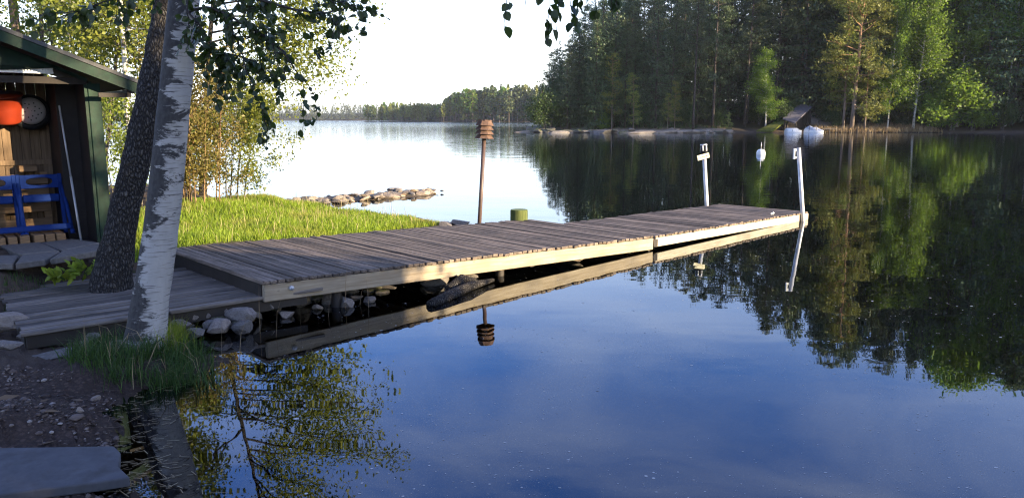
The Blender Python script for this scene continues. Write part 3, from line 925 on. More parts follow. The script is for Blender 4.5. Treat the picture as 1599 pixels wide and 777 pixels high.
def log_top_mat():
    n = NT('green_log_top')
    sep = n.n('ShaderNodeSeparateXYZ'); v = n.coord(); n.l(v, sep.inputs[0])
    r = n.math('SQRT', n.math('ADD', n.math('POWER', sep.outputs[0], 2.0), n.math('POWER', sep.outputs[1], 2.0)))
    w = n.math('SINE', n.math('MULTIPLY', n.math('ADD', r, n.math('MULTIPLY', n.noise(v, 9), .02)), 330))
    return n.fin(n.mix(n.mr(w, -1, 1), (0.11, 0.15, 0.06), (0.20, 0.25, 0.11)), .9, .2)
n = NT('green_log_side')
s1 = n.noise(n.coord((22, 22, 3)), 1.0, 5)
M['log_side'] = n.fin(n.mix(n.mr(s1, .3, .7), (0.045, 0.065, 0.016), (0.15, 0.165, 0.055)), .9, .2)
M['log_top'] = log_top_mat()
sb = atY(810.5, 352, 11.95); st = atY(810.5, 327, 11.95)
stp = empty('mooring_stump', (sb.x, sb.y, -.5)); tag(stp, 'short green mossy log piling with a flat cut top beside the dock', 'stump')
hh = st.z + .5
prof = [(0, 0), (.14, 0), (.14, hh - .02), (.132, hh)]
mb = MB(); mb.tube([(0, 0, 0), (0, 0, hh - .015), (0, 0, hh)], [.138, .136, .128], 28, False); mb.build('log', M['log_side'], stp, True)
V = [(0, 0, hh)] + [(.128 * math.cos(2*math.pi*k/28), .128 * math.sin(2*math.pi*k/28), hh) for k in range(28)]
mesh_np('cut_top', V, np.array([(0, 1 + k, 1 + (k + 1) % 28) for k in range(28)]), M['log_top'], stp)

bw = at(1188, 241.5, 0)
by = empty('buoy', (bw.x, bw.y, 0)); tag(by, 'round white buoy with a thin rod floating on the open water', 'buoy')
prof = [(.0, -.2), (.10, -.19), (.19, -.12), (.215, -.02), (.215, .10), (.19, .20), (.11, .265), (.03, .275)]
mb = MB(); mb.tube([(0, 0, z) for r_, z in prof], [max(r_, .005) for r_, z in prof], 20); mb.build('float', M['white_paint'], by, True)
mb = MB(); mb.tube([(0, 0, .26), (.0, 0, .62)], .013, 6); mb.build('rod', M['metal_pipe'], by, True)

# ------------------------------------------------------------------ the shed
SA = Vector((-.643, .766, 0)); SR = Vector((.766, .643, 0))
S0 = at(162, 372, .45)
SM = Matrix(((SR.x, SA.x, 0, S0.x), (SR.y, SA.y, 0, S0.y), (0, 0, 1, S0.z), (0, 0, 0, 1)))
shed = empty('shed'); shed.matrix_world = SM
tag(shed, 'open fronted dark green shed with a gable roof behind the two trunks', 'shed')
UL = -1.74                                 # left wall
AP = -.84; ZA = 2.08                        # apex of the verge at its lower edge
slope = (ZA - 1.60) / (.385 - AP)           # fall per metre
def zr(u): return ZA - slope * abs(u - AP)
mb = MB()
x = UL + .02
while x < -.02:
    w = rng.uniform(.085, .105)
    mb.box((x, 1.2 + rng.uniform(0, .004), -.1), (min(x + w - .005, 0), 1.222 + rng.uniform(0, .004), zr(x + .05) - .03)); x += w
mb.build('back_wall', M['shed_board'], shed)
mb = MB(); mb.box((UL + .03, 1.2275, -.1), (-.01, 1.24, 1.55)); mb.build('light_stop_sheet', M['shed_dark'], shed)  # dark sheet added to stop daylight showing through the plank gaps
mb = MB(); mb.box((UL + .02, 1.172, .775), (-.24, 1.198, .83)); mb.build('batten', M['shed_board'], shed)
mb = MB(); mb.box((-.028, .045, -.1), (-.004, 1.198, zr(0) - .045)); mb.build('side_wall', M['shed_dark'], shed)
mb = MB(); mb.box((-.23, .62, -.1), (-.205, 1.170, 1.74)); mb.box((-.232, .60, -.1), (-.03, .618, 1.72)); mb.build('inner_partition', M['shed_dark'], shed)
mb = MB(); mb.box((UL, .045, -.1), (UL + .024, 1.198, zr(UL) - .05)); mb.build('side_wall', M['green_paint'], shed)
mb = MB(); mb.box((.0, .045, -.1), (.022, 1.24, zr(.02) - .045)); mb.build('side_cladding', M['green_paint'], shed)
mb = MB(); mb.box((-.03, -.012, -.06), (.092, .04, zr(.09) - .04)); bevel(mb.build('corner_post', M['green_paint'], shed), .006)
mb = MB(); mb.box((-.062, .0, -.06), (-.034, .04, zr(.0) - .09)); mb.build('corner_trim', M['green_paint'], shed)
mb = MB(); mb.box((UL - .07, -.012, -.06), (UL + .05, .04, zr(UL - .07) - .04)); bevel(mb.build('corner_post', M['green_paint'], shed), .006)
# gable boards above the opening
V, Q = [], []
for w_ in (.0, .022):
    V += [(UL + .06, w_, 1.84), (-.26, w_, 1.83), (-.03, w_, 1.69), (-.03, w_, zr(-.03) - .03), (AP, w_, zr(AP) - .03), (UL + .06, w_, zr(UL + .06) - .03)]
g = mesh_np('gable', V, [np.array([(0, 1, 4, 5), (1, 2, 3, 4), (6, 11, 10, 7), (7, 10, 9, 8)] + [(k, k + 6, (k + 1) % 6 + 6, (k + 1) % 6) for k in range(6)])], M['green_paint'], shed)
mb = MB(); mb.box((UL + .05, .03, 1.665), (-.035, .075, 1.735)); mb.build('lintel', M['shed_dark'], shed)
mb = MB(); mb.box((UL + .1, .03, 1.765), (-.33, .07, 1.785)); mb.box((UL + .1, .03, 1.815), (-.33, .07, 1.824)); mb.box((UL + .1, .05, 1.786), (-.33, .06, 1.814))
for k in range(46): mb.box((UL + .12 + k * .028, .035, 1.7855), (UL + .134 + k * .028, .049, 1.8145))
mb.build('ribbed_rail', M['alu'], shed)
# roof: two sloping sheets, felt on top, green verge boards at the front
def slope_box(mb, u0, u1, w0, w1, t0, t1):
    """a board following the roof slope between u0,u1; t0,t1 above the verge's lower edge"""
    pts = []
    for w_ in (w0, w1):
        for t in (t0, t1):
            for u in (u0, u1):
                pts.append((u, w_, zr(u) + t))
    mb.add(pts, [(0,1,3,2),(4,6,7,5),(0,4,5,1),(2,3,7,6),(0,2,6,4),(1,5,7,3)])
UE, UW = .41, AP - (.41 - AP)
for nm, u0, u1 in (('roof', AP, UE), ('roof', UW, AP)):
    mb = MB(); slope_box(mb, u0, u1, -.27, 1.5, .065, .10); mb.build(nm, M['felt'], shed)
    mb = MB(); slope_box(mb, u0, u1, -.262, 1.49, .035, .062); mb.build('roof_boards', M['shed_dark'], shed)
for u0, u1 in ((AP, UE), (UW, AP)):
    mb = MB(); slope_box(mb, u0, u1, -.30, -.274, -.025, .082); mb.build('verge_board', M['green_paint'], shed)
    mb = MB(); slope_box(mb, u0 + (.0 if u0 == AP else -.005), u1 + .005, -.312, -.271, .0845, .125); mb.build('verge_capping', M['felt'], shed)
mb = MB(); mb.box((UE - .03, -.268, zr(UE) - .01), (UE - .005, 1.48, zr(UE) + .03)); mb.build('eave_board', M['green_paint'], shed)
mb = MB(); mb.box((.30, -.24, zr(.3) - .10), (.34, -.18, zr(.3) + .03)); mb.box((.03, -.2, 1.53), (.3, -.17, 1.575)); mb.build('rafter_end', M['dark_wood'], shed)
mb = MB(); mb.box((UL + .03, .05, -.12), (-.03, 1.19, -.06)); mb.build('floor', M['dark_wood'], shed)

def SW(u, w, z): return SM @ Vector((u, w, z))
# orange tub hanging on the back wall
ob_ = empty('hanging_tub'); ob_.matrix_world = SM @ Matrix.Translation((-.67, .97, 1.42)) @ Matrix.Rotation(R(14), 4, 'X') @ Matrix.Rotation(R(-4), 4, 'Y'); tag(ob_, 'orange plastic tub hung up in the shed', 'tub')
mb = MB(); mb.tube([(0, 0, -.155), (0, 0, -.16), (0, 0, -.14), (0, 0, 0), (0, 0, .14), (0, 0, .141), (0, 0, .16), (0, 0, .161), (0, 0, .0), (0, 0, -.13)], [.01, .13, .142, .158, .172, .184, .184, .166, .15, .13], 30, False); mb.build('bowl', M['orange'], ob_, True)
# enamel pan with holes in front of a black rim
pn = empty('enamel_pan'); pn.matrix_world = SM @ Matrix.Translation((-.425, 1.0, 1.375)); tag(pn, 'round grey perforated pan with a wide black rim hanging beside the orange tub', 'pan')
mb = MB(); mb.tube([(0, .15, 0), (0, .14, 0), (0, .02, 0), (0, -.01, 0), (0, -.012, 0)], [.03, .17, .195, .20, .15], 30, False); mb.build('rim', M['black'], pn, True)
mb = MB(); mb.tube([(0, -.005, .015), (0, -.03, .015), (0, -.055, .015), (0, -.065, .015)], [.152, .148, .11, .004], 30, False); body = mb.build('pan_bottom', M['enamel'], pn, True)
for k in range(16):
    a = k * 2.4; r_ = .03 + .075 * math.sqrt(k / 16)
    x_, z_ = r_ * math.cos(a), .015 + r_ * math.sin(a)
    yy = -.0635 if r_ < .06 else -.06
    mb = MB(); mb.tube([(x_, yy, z_), (x_, yy - .006, z_)], .008, 8); mb.build('hole', M['black'], body)
# two blue folding chairs side by side, leaning on the back wall
def folding_chair(u0, label):
    c = empty('folding_chair'); c.matrix_world = SM @ Matrix.Translation((u0, .62, .0)) @ Matrix.Rotation(R(-9), 4, 'X'); tag(c, label, 'chair', 'blue folding chairs in the shed')
    W = .41
    def bar(nm, pts, r, s=8):
        mb = MB(); mb.tube(pts, r, s); mb.build(nm, M['blue'], c, True)
    for s in (-1, 1):
        mb = MB(); mb.box((s * W / 2 - .022, -.015, .02), (s * W / 2 + .022, .02, .70)); bevel(mb.build('leg', M['blue'], c), .008)
        mb = MB(); mb.tube([(s * (W / 2 - .0), .0, .60), (s * (W / 2 + .02), -.10, .34), (s * (W / 2 + .035), -.17, .02)], [.02, .022, .018], 8); mb.build('leg', M['blue'], c, True)
        mb = MB(); mb.tube([(s * (W / 2 + .035), -.17, .045), (s * (W / 2 + .036), -.172, .0)], .026, 8); mb.build('foot', M['blue'], c, True)
    # moulded back: two rails and rounded corners round an oval hole
    V, Q = [], []; n_ = 40; wo, ho, wi, hi_ = W / 2 - .02, .075, W / 2 - .075, .042
    for y_ in (-.018, .018):
        for k in range(n_):
            a = 2 * math.pi * k / n_; ca, sa = math.cos(a), math.sin(a)
            m = max(abs(ca), abs(sa)); V.append((wo * ca / m, y_, .615 + ho * sa / m))
        for k in range(n_):
            a = 2 * math.pi * k / n_; ca, sa = math.cos(a), math.sin(a)
            V.append((wi * math.copysign(abs(ca) ** .7, ca), y_, .615 + hi_ * math.copysign(abs(sa) ** .8, sa)))
    for k in range(n_):
        k2 = (k + 1) % n_
        Q += [(k, k2, n_ + k2, n_ + k), (2*n_+k, 3*n_+k, 3*n_+k2, 2*n_+k2), (k, 2*n_+k, 2*n_+k2, k2), (n_+k, n_+k2, 3*n_+k2, 3*n_+k)]
    mb = MB(); mb.add(V, Q); mb.build('backrest', M['blue'], c)
    mb = MB(); mb.box((-W / 2 + .023, -.03, .385), (W / 2 - .023, .015, .47)); bevel(mb.build('seat', M['blue'], c), .012)
    mb = MB(); mb.box((-W / 2 - .03, -.185, .055), (W / 2 + .03, -.155, .12)); bevel(mb.build('stretcher', M['blue'], c), .01)
    return c
folding_chair(-.455, 'blue plastic folding chair leaning in the shed, nearest the broom')
folding_chair(-.905, 'blue plastic folding chair leaning in the shed under the orange tub')
# wooden pallet leaning behind the chairs
pa = empty('pallet'); pa.matrix_world = SM @ Matrix.Translation((-.75, .98, .0)) @ Matrix.Rotation(R(-7), 4, 'X'); tag(pa, 'rough brown wooden pallet standing behind the blue chairs', 'pallet')
mb = MB()
for z_ in (.06, .24, .42, .56): mb.box((-.62, -.03, z_), (.43, -.008, z_ + .105), jit=.003, rng=rng)
mb.build('boards', M['pallet'], pa)
for x_ in (-.55, -.1, .36):
    mb = MB(); mb.box((x_, -.005, .0), (x_ + .075, .075, .70)); mb.build('runner', M['pallet'], pa)
wd = empty('firewood_row'); wd.matrix_world = SM @ Matrix.Translation((-.75, .80, -.06)); tag(wd, 'low row of sawn timber ends on the shed floor below the chairs', 'timber', 'sawn timber blocks on the shed floor')
bpy.data.objects.remove(wd)
blk = None
for k in range(9):
    mb = MB(); mb.box((-.046, -.26, 0), (.046, .2, .115), jit=.006, rng=rng)
    o_ = bevel(mb.build('timber_block', M['pallet']), .005)
    o_.matrix_world = SM @ Matrix.Translation((-1.26 + k * .113, .56 + rng.uniform(-.02, .02), -.058)) @ Matrix.Rotation(rng.uniform(-.05, .05), 4, 'Z')
    tag(o_, 'sawn timber end lying in the row below the blue chairs', 'timber', 'sawn timber ends on the shed floor')
mb = MB(); mb.box((-.09, -.05, 0), (.09, .05, .07)); o_ = bevel(mb.build('wood_offcut', M['pallet']), .004); o_.matrix_world = SM @ Matrix.Translation((-.50, 1.09, .703)); tag(o_, 'small brown wooden block lying on top of the pallet', 'block')
bp_, bq_ = SW(-.205, .60, 1.45), SW(-.17, .28, -.05)
mb = MB(); mb.tube([bq_, bq_ + (bp_ - bq_) * .48], .013, 8); br = mb.build('broom_handle', M['metal_pipe'], None, True)
mb = MB(); mb.tube([bq_ + (bp_ - bq_) * .482, bp_], .010, 8); mb.build('grip', M['metal_pipe'], br, True)
tag(br, 'white stick leaning upright inside the dark right corner of the shed', 'stick')
# paving slabs in front
pv = [((0, 383), (62, 378), (92, 391), (30, 397)), ((64, 378), (112, 372), (156, 378), (96, 390)), ((0, 398), (28, 398), (20, 411), (-20, 411)), ((34, 398), (94, 392), (70, 405), (24, 411)), ((98, 391), (158, 380), (160, 390), (78, 404)),
      ((-70, 384), (-2, 383), (-4, 397), (-80, 399))]
pl_lab = ['grey paving slab right in front of the blue chairs', 'paving slab between the shed corner post and the chairs', 'small front paving slab cut by the left edge of the photo', 'dark paving slab in the front row, second from the left', 'front paving slab nearest the dark trunk', 'paving slab running out of the photo on the left']
for q, lb_ in zip(pv, pl_lab):
    c4 = [at(a, b, .452) for a, b in q]
    cen = sum(c4, Vector()) / 4
    mb = MB(); mb.slab([p - cen for p in c4], .06)
    o_ = bevel(mb.build('paving_slab', M['paver']), .008); o_.location = cen; o_.location.z += rng.uniform(-.004, .004)
    tag(o_, lb_, 'paving slab')

# ------------------------------------------------------------------ stones
def rock_mesh(seed, sub=3, amp=.28, flat=.7, angular=.0):
    import bmesh
    from mathutils import noise
    bm = bmesh.new(); bmesh.ops.create_icosphere(bm, subdivisions=sub, radius=1)
    off = Vector((seed * 13.7, seed * 7.1, seed * 3.3))
    rr = random.Random(seed)
    planes = [(Vector((rr.gauss(0, 1), rr.gauss(0, 1), rr.gauss(0, .7))).normalized(), rr.uniform(.5, .85)) for _ in range(11)]
    for v in bm.verts:
        p = v.co.copy()
        d = 1 + amp * noise.noise(p * .9 + off) + amp * .35 * noise.noise(p * 2.6 + off)
        p = p * d
        for nrm, h in planes:
            k = p.dot(nrm) - h
            if k > 0: p -= nrm * k * .94
        p *= 1 + .035 * noise.noise(p * 7 + off)
        p.z *= flat
        v.co = p
    me = bpy.data.meshes.new('rock'); bm.to_mesh(me); bm.free()
    for f in me.polygons: f.use_smooth = True
    me.set_sharp_from_angle(angle=R(22))
    return me
ROCKS = [rock_mesh(i + 1, 3, .3, .62 + .05 * (i % 4)) for i in range(10)]
rk = random.Random(5)
def rock(name, loc, size, label, group=None, mat='rock', which=None, rz=None, tilt=.2, cat='rock'):
    me = ROCKS[rk.randrange(len(ROCKS)) if which is None else which]
    key = me.name + mat
    if key not in bpy.data.meshes:
        m2 = me.copy(); m2.name = key; m2.materials.clear(); m2.materials.append(M[mat])
    o = bpy.data.objects.new(name, bpy.data.meshes[key]); COL.objects.link(o)
    o.location = loc
    o.scale = size if hasattr(size, '__len__') else (size, size * rk.uniform(.7, 1), size * rk.uniform(.6, .95))
    o.rotation_euler = (rk.uniform(-tilt, tilt), rk.uniform(-tilt, tilt), rk.uniform(0, 6.28) if rz is None else rz)
    tag(o, label, cat, group)
    return o

# pile under the boardwalk edge and by the near end of the dock: px, py, half width px, z
pile = [(304, 522, 17, .07, 'pale rounded stone standing nearest the grass tuft at the birch'), (320, 493, 11, .12, None), (298, 494, 10, .13, None), (345, 485, 19, .13, 'broad flat stone tucked under the boardwalk edge'),
        (373, 497, 26, .10, 'wide grey stone beneath the corner of the dock'), (340, 511, 22, .07, None), (378, 512, 20, .05, None), (408, 478, 20, .12, 'big dark stone below the bolt end of the dock beam'), (432, 470, 12, .12, None),
        (468, 470, 23, .06, 'squarish stone under the dock just right of the bolt'), (512, 468, 15, .04, None), (540, 474, 17, .03, 'stone half in the water, last of the row under the dock'), (575, 470, 12, .01, None), (445, 492, 15, .02, None), (278, 505, 12, .10, None), (270, 490, 9, .12, None), (495, 480, 10, .02, None)]
for px, py, hw, z, lb_ in pile:
    p = at(px, py, z); s = hw / FPX * p.y * 1.15
    rock('stone', (p.x, p.y + s * .3, z), (s, s * .8, s * .75), lb_ or 'rounded grey shore stone in the pile under the boardwalk and dock', None if lb_ else 'small stones piled under the boardwalk')
for px, py, hw, z, m_, lb_ in ((676, 440, 26, .06, 'rock_warm', 'pale squared stone propping the dock beam midway along'), (892, 404, 24, .05, 'rock_warm', 'sunlit tan stone standing in the water under the dock'), (862, 408, 16, .0, 'rock', 'low flat stone beside the tan stone under the dock'),
                          (985, 392, 15, .04, 'rock_warm', 'small pale stone under the joint of the two dock sections'), (1012, 389, 12, .03, 'rock_warm', 'narrow stone right below the dock joint'), (940, 398, 12, .0, 'rock', 'dark wet stone in the gap between the two tan stones'), (830, 420, 10, -.01, 'rock', 'dark little stone breaking the water under the dock'),
                          (735, 440, 22, -.03, 'rock', 'grey stone by the sunken driftwood under the dock'), (604, 458, 18, -.02, 'rock', 'dark stone left of the pale propping stone')):
    p = at(px, py, z); s = hw / FPX * p.y * 1.1
    rock('stone', (p.x, p.y + .18, z), (s, s * .8, s * .6), lb_, None, m_, tilt=.1)
for k in range(46):
    t = rk.random(); px = 270 + 330 * t; yb = 463 - (px - 410) * .165 if px > 410 else 470
    py = yb + rk.uniform(10, 48) * (1 - .45 * t); z = rk.uniform(-.05, .03) + (.05 if px < 400 else 0)
    p = at(px, py, max(z, 0)); s = rk.uniform(.035, .10)
    rock('stone', (p.x, p.y + .05, z), (s * 1.3, s, s * rk.uniform(.6, .9)), 'dark angular shore stone in the wet pile under the near end of the dock', 'dark stones under the near end of the dock', 'rock_moss' if k % 3 else 'rock', tilt=.5)
# driftwood under the dock
def driftwood(pts, rads, label):
    mb = MB(); mb.tube(pts, rads, 9); o = mb.build('driftwood', M['alder_bark'], None, True); tag(o, label, 'driftwood')
P_ = [at(672, 476, .01), at(700, 462, .03), at(735, 446, .05), at(770, 437, .03)]
driftwood(P_, [.05, .055, .05, .02], 'grey driftwood log lying in the dark water under the dock')
driftwood([at(700, 452, .04), at(722, 436, .09), at(745, 440, .06)], [.05, .06, .03], 'short forked driftwood stump against the propping stone')

# boulders at the left end of the boardwalk
for px, py, hw, hz, z, w_, lb_ in ((95, 530, 78, .14, .07, 2, 'large smooth grey boulder under the end of the boardwalk'), (78, 562, 62, .07, .06, 5, 'flat lichen spotted rock lying below the large boulder'), (-12, 510, 40, .12, .17, 3, 'bluish stone at the photo edge beside the boardwalk end'), (185, 545, 40, .06, .10, 4, 'mossy stone hidden in the grass at the birch foot'), (0, 545, 25, .06, .16, 7, 'broken stone at the left photo edge below the boardwalk')):
    p = at(px, py, z); s = hw / FPX * p.y * 1.05
    rock('boulder', (p.x, p.y + .1, z), (s, s * .55, hz), lb_, None, 'rock', w_, rz=rk.uniform(-.2, .2), tilt=.05, cat='boulder')

# smooth grey slab on the beach
c4 = [at(-60, 697, .085), at(183, 694, .075), at(196, 741, .055), at(-60, 790, .07)]
c4 = [at(-160, 700, .09), at(180, 695, .078), at(196, 742, .062), at(-160, 790, .078)]
import bmesh as _bm
outl = [at(-160, 700, .085), at(60, 697, .08), at(178, 695, .075), at(188, 705, .073), at(186, 728, .068), at(203, 744, .062), at(150, 752, .066), at(60, 763, .072), at(-160, 792, .078)]
cen = sum(outl, Vector()) / len(outl)
bm = _bm.new(); vs_ = [bm.verts.new(p - cen) for p in outl]; f = bm.faces.new(vs_)
ext = _bm.ops.extrude_face_region(bm, geom=[f]); _bm.ops.translate(bm, verts=[e for e in ext['geom'] if isinstance(e, _bm.types.BMVert)], vec=(0, 0, -.05))
_bm.ops.recalc_face_normals(bm, faces=bm.faces[:])
me = bpy.data.meshes.new('beach_slab'); bm.to_mesh(me); bm.free(); me.materials.append(M['grey_slab'])
o_ = bpy.data.objects.new('beach_slab', me); COL.objects.link(o_); o_.location = cen; bevel(o_, .008, 2)
tag(o_, 'smooth bluish grey flat slab lying on the gravel at the water edge', 'slab')

# rocky spit beyond the lawn
rs = random.Random(8)
for k in range(95):
    t = rs.random()
    px = 462 + t * 212; py = 318 - 18 * t + rs.uniform(-5, 4) * (1 - .5 * t)
    p = at(px, py, .02); s = rs.uniform(.05, .15) * (1.5 if rs.random() < .15 else 1)
    rock('rock', (p.x, p.y, rs.uniform(.02, .06)), (s * 1.5, s, s * rs.uniform(.4, .7)), 'reddish grey rock among those forming the low spit beyond the lawn', 'rocks of the spit beyond the lawn', 'rock_warm' if rs.random() < .7 else 'rock', tilt=.4)
for px, py, s, m_, lb_ in ((662, 300, .24, 'rock_warm', 'warm brown rock forming the outer tip of the spit'), (617, 299, .19, 'rock', 'tallest dark topped rock of the spit'), (576, 303, .17, 'rock', 'dark rounded rock in the middle of the spit'), (690, 299, .06, 'rock', 'tiny dark rock alone just beyond the spit tip')):
    p = at(px, py, .03); rock('rock', (p.x, p.y, .05), (s * 1.3, s, s * .6), lb_, None, m_)
for px, py, s, lb_ in ((716, 350, .16, 'dark rock behind the dock by the lantern pole'), (693, 352, .10, 'small rock at the tip of the lawn'), (800, 350, .12, 'dark rock beside the green stump')):
    p = at(px, py, .08); rock('rock', (p.x, p.y + .1, .07), (s * 1.5, s, s * .8), lb_)

# far shore rocks
for px, py, sx, sz, m_, lb_ in ((845, 204, 4.2, 1.9, 'rock_moss', 'large dark rock forming the tip of the forested point'), (905, 205, 3.0, 1.0, 'rock_moss', 'dark low rock on the far shore right of the point tip'), (945, 206, 3.0, 1.1, 'rock', 'cracked grey rock on the far shore below the thin pines'), (1000, 207, 3.0, .55, 'rock_warm', 'pale flat rock sloping into the water on the far shore'),
                                (1040, 206, 3.6, .7, 'rock_warm', 'sunlit tan shore rock below the pair of young pines'), (1085, 206, 3.2, .7, 'rock_warm', 'sunlit rounded rock at the right end of the bare shore'), (975, 206, 1.6, .6, 'rock_moss', 'mossy rock between the cracked grey rock and the pale flat one'), (875, 206, 2.4, .6, 'rock', 'low grey rock ledge left of the birch bush'), (1120, 206, 2.2, .5, 'rock_moss', 'mossy rock where the bare shore meets the shade')):
    p = at(px, py + 2, 0); rock('shore_rock', (p.x, p.y + 1.3, sz * .12), (sx * .7, 1.6, sz * .75), lb_, None, m_, rz=rk.uniform(-.15, .15), tilt=.06)
for k in range(60):
    px = 832 + 300 * rs.random(); d = float(np.interp(px, [830, 960, 1130], [103.5, 99.8, 98.8])) + rs.uniform(-.6, 1.6); s = rs.uniform(.25, .75)
    rock('shore_rock', (px_x(px, d), d, rs.uniform(.05, .3)), (s * 1.6, s, s * rs.uniform(.4, .8)), 'broken block of rock along the waterline of the far point', 'broken rocks along the far waterline', ('rock_warm' if px > 960 else 'rock_moss'), tilt=.4)
def on_hill(px, py):
    for d in np.arange(104, 170, 1.0):
        p = atY(px, py, d)
        if gz(p.x, p.y) >= p.z: return p
    return Vector((p.x, 112, gz(p.x, 112)))
p = on_hill(1112, 160); rock('shore_rock', (p.x, p.y, p.z + .3), (3.6, 2.5, 1.7), 'grey outcrop showing between the trunks in the dark forest', None, 'rock', tilt=.1)
p = on_hill(1131, 153); rock('shore_rock', (p.x, p.y, p.z + .2), (.8, .8, .9), 'reddish boulder beside the grey outcrop in the forest', None, 'rock_warm', tilt=.1)
p = atY(1427, 206, 104.5); rock('shore_rock', (p.x, p.y, .2), (.45, .4, .4), 'small white stone at the edge of the dry grass on the far shore', None, 'rock_warm', tilt=.1)

def adj(px): return float(np.interp(px, [1130, 1180, 1230, 1320, 1600], [0, 8, 20, 18, 18.5]))
def atF(px, py, d): return atY(px, py, d + 19.5)
# ------------------------------------------------------------------ boathouse, covered boats and jetty on the far shore
bh = empty('boathouse'); tag(bh, 'small sagging boathouse with a steep grey roof on the far shore', 'boathouse')
mb = MB(); mb.slab([atF(1222, 185, 86), atF(1241, 192, 84.5), atF(1268, 166.5, 88.5), atF(1250, 161, 90)], .14); mb.build('roof', M['shingle'], bh)
for a, b, d, zt in ((1226, 188, 86, .2), (1243, 190, 86, .4), (1262, 175, 89, .3), (1238, 175, 90, .3)):
    q = atF(a, b, d); g_ = gz(q.x, q.y); mb = MB(); mb.tube([(q.x, q.y, g_ - .4), (q.x, q.y, q.z + .1)], .10, 7); mb.build('post', M['dark_wood'], bh, True)
q0, q1 = atF(1222, 190, 88.5), atF(1266, 190, 90.5)
mb = MB(); mb.slab([(q0.x, q0.y, 1.9), (q1.x, q1.y, 3.0), (q1.x, q1.y + .1, 3.0), (q0.x, q0.y + .1, 1.9)], .1)
V = [(q0.x, q0.y, -.2), (q1.x, q1.y, -.2), (q1.x, q1.y, 3.0), (q0.x, q0.y, 1.6), (q0.x, q0.y + .12, -.2), (q1.x, q1.y + .12, -.2), (q1.x, q1.y + .12, 3.0), (q0.x, q0.y + .12, 1.6)]
q2_ = [atF(1241.5, 193, 84.9), atF(1267, 168.5, 88.4)]; mb = MB(); a_, b_ = [q + Vector((-.7, 1.0, -.1)) for q in q2_]
mb.add([(a_.x, a_.y, -.2), (b_.x, b_.y, -.2), tuple(b_), tuple(a_), (a_.x - .1, a_.y + .1, -.2), (b_.x - .1, b_.y + .1, -.2), (b_.x - .1, b_.y + .1, b_.z), (a_.x - .1, a_.y + .1, a_.z)], [(0,1,2,3),(7,6,5,4),(0,4,5,1),(1,5,6,2),(2,6,7,3),(3,7,4,0)]); mb.build('side_wall', M['shed_dark'], bh)
mesh_np('back_wall', V, np.array([(0,1,2,3),(7,6,5,4),(0,4,5,1),(1,5,6,2),(2,6,7,3),(3,7,4,0)]), M['shed_dark'], bh)
mb = MB()
mb.slab([atF(1181, 204, 84.5), atF(1206, 204.5, 83.5), atF(1228, 188.5, 86.5), atF(1221, 184.5, 88)], .18); o_ = mb.build('mossy_roof', M['moss_roof']); tag(o_, 'low moss covered lean-to roof sloping to the water left of the boathouse', 'roof')
rg2 = np.random.default_rng(6)
def boat(px, py, d, ln, label, rz, hgt, pk=1.0):
    b = empty('covered_boat', (px_x(px, d + 19.5), d + 19.5, 0), rz); tag(b, label, 'boat')
    n_, m_ = 22, 12; V, Q = [], []
    for i in range(n_ + 1):
        t = i / n_; w = .52 * max(.02, math.sin(math.pi * (.04 + .92 * t))) ** .6
        for k in range(m_ + 1):
            a = math.pi * k / m_
            sag = 1 + .10 * math.sin(t * 17) * math.sin(a * 3)
            V.append(((t - .5) * ln, -w * math.cos(a), (.10 + hgt * max(.02, math.sin(math.pi * (.05 + .9 * t ** pk))) ** .7 * math.sin(a) ** .8) * sag))
    for i in range(n_):
        for k in range(m_):
            Q.append((i*(m_+1)+k, (i+1)*(m_+1)+k, (i+1)*(m_+1)+k+1, i*(m_+1)+k+1))
    mb = MB(); mb.add(V, Q); mb.build('cover', M['tarp'], b, True)
    for t_ in (.3, .68):
        mb = MB(); mb.tube([((t_ - .5) * ln, -.54 * math.cos(a) , .12 + hgt * 1.0 * math.sin(a) ** .8) for a in np.linspace(0, math.pi, 12)], .03, 5); mb.build('lashing', M['black'], b)
    mb = MB(); mb.tube([(-ln * .5, 0, .02), (-ln * .45, 0, .02), (ln * .2, 0, .02), (ln * .44, 0, .05), (ln * .5, 0, .3)], [.4, .58, .60, .3, .05], 14); mb.build('hull', M['white_paint'], b, True)
boat(1228, 203, 83.2, 2.2, 'pale blue covered boat on the left, in front of the boathouse', R(10), .40, .8)
boat(1259, 203, 83.2, 2.4, 'white tarpaulin covered boat with a peaked cover beside the boathouse', R(-35), .72, .55)
jt = empty('jetty', (px_x(1282, 103.3), 103.3, 0)); tag(jt, 'tiny grey jetty on posts next to the covered boats', 'jetty')
mb = MB(); mb.box((-1.0, -.5, .42), (.9, .5, .50)); mb.build('deck', M['walk'], jt)
for x_ in (-.9, -.1, .75):
    mb = MB(); mb.tube([(x_, -.42, -.5), (x_, -.42, .42)], .07, 7); mb.build('leg', M['dark_wood'], jt, True)
boat(1604, 200, 82.5, 3.0, 'pale boat at the water edge, cut off by the right photo edge', R(5), .5)
pb = empty('bench', (px_x(1340, 108), 108, gz(px_x(1340, 108), 108))); tag(pb, 'reddish wooden bench behind the dry grass on the far shore', 'bench')
mb = MB(); mb.box((-.9, -.2, .42), (.9, .2, .48)); mb.build('seat', M['lamp_wood'], pb)
for x_ in (-.7, .7):
    mb = MB(); mb.box((x_, -.15, -.2), (x_ + .08, .15, .42)); mb.build('leg', M['lamp_wood'], pb)
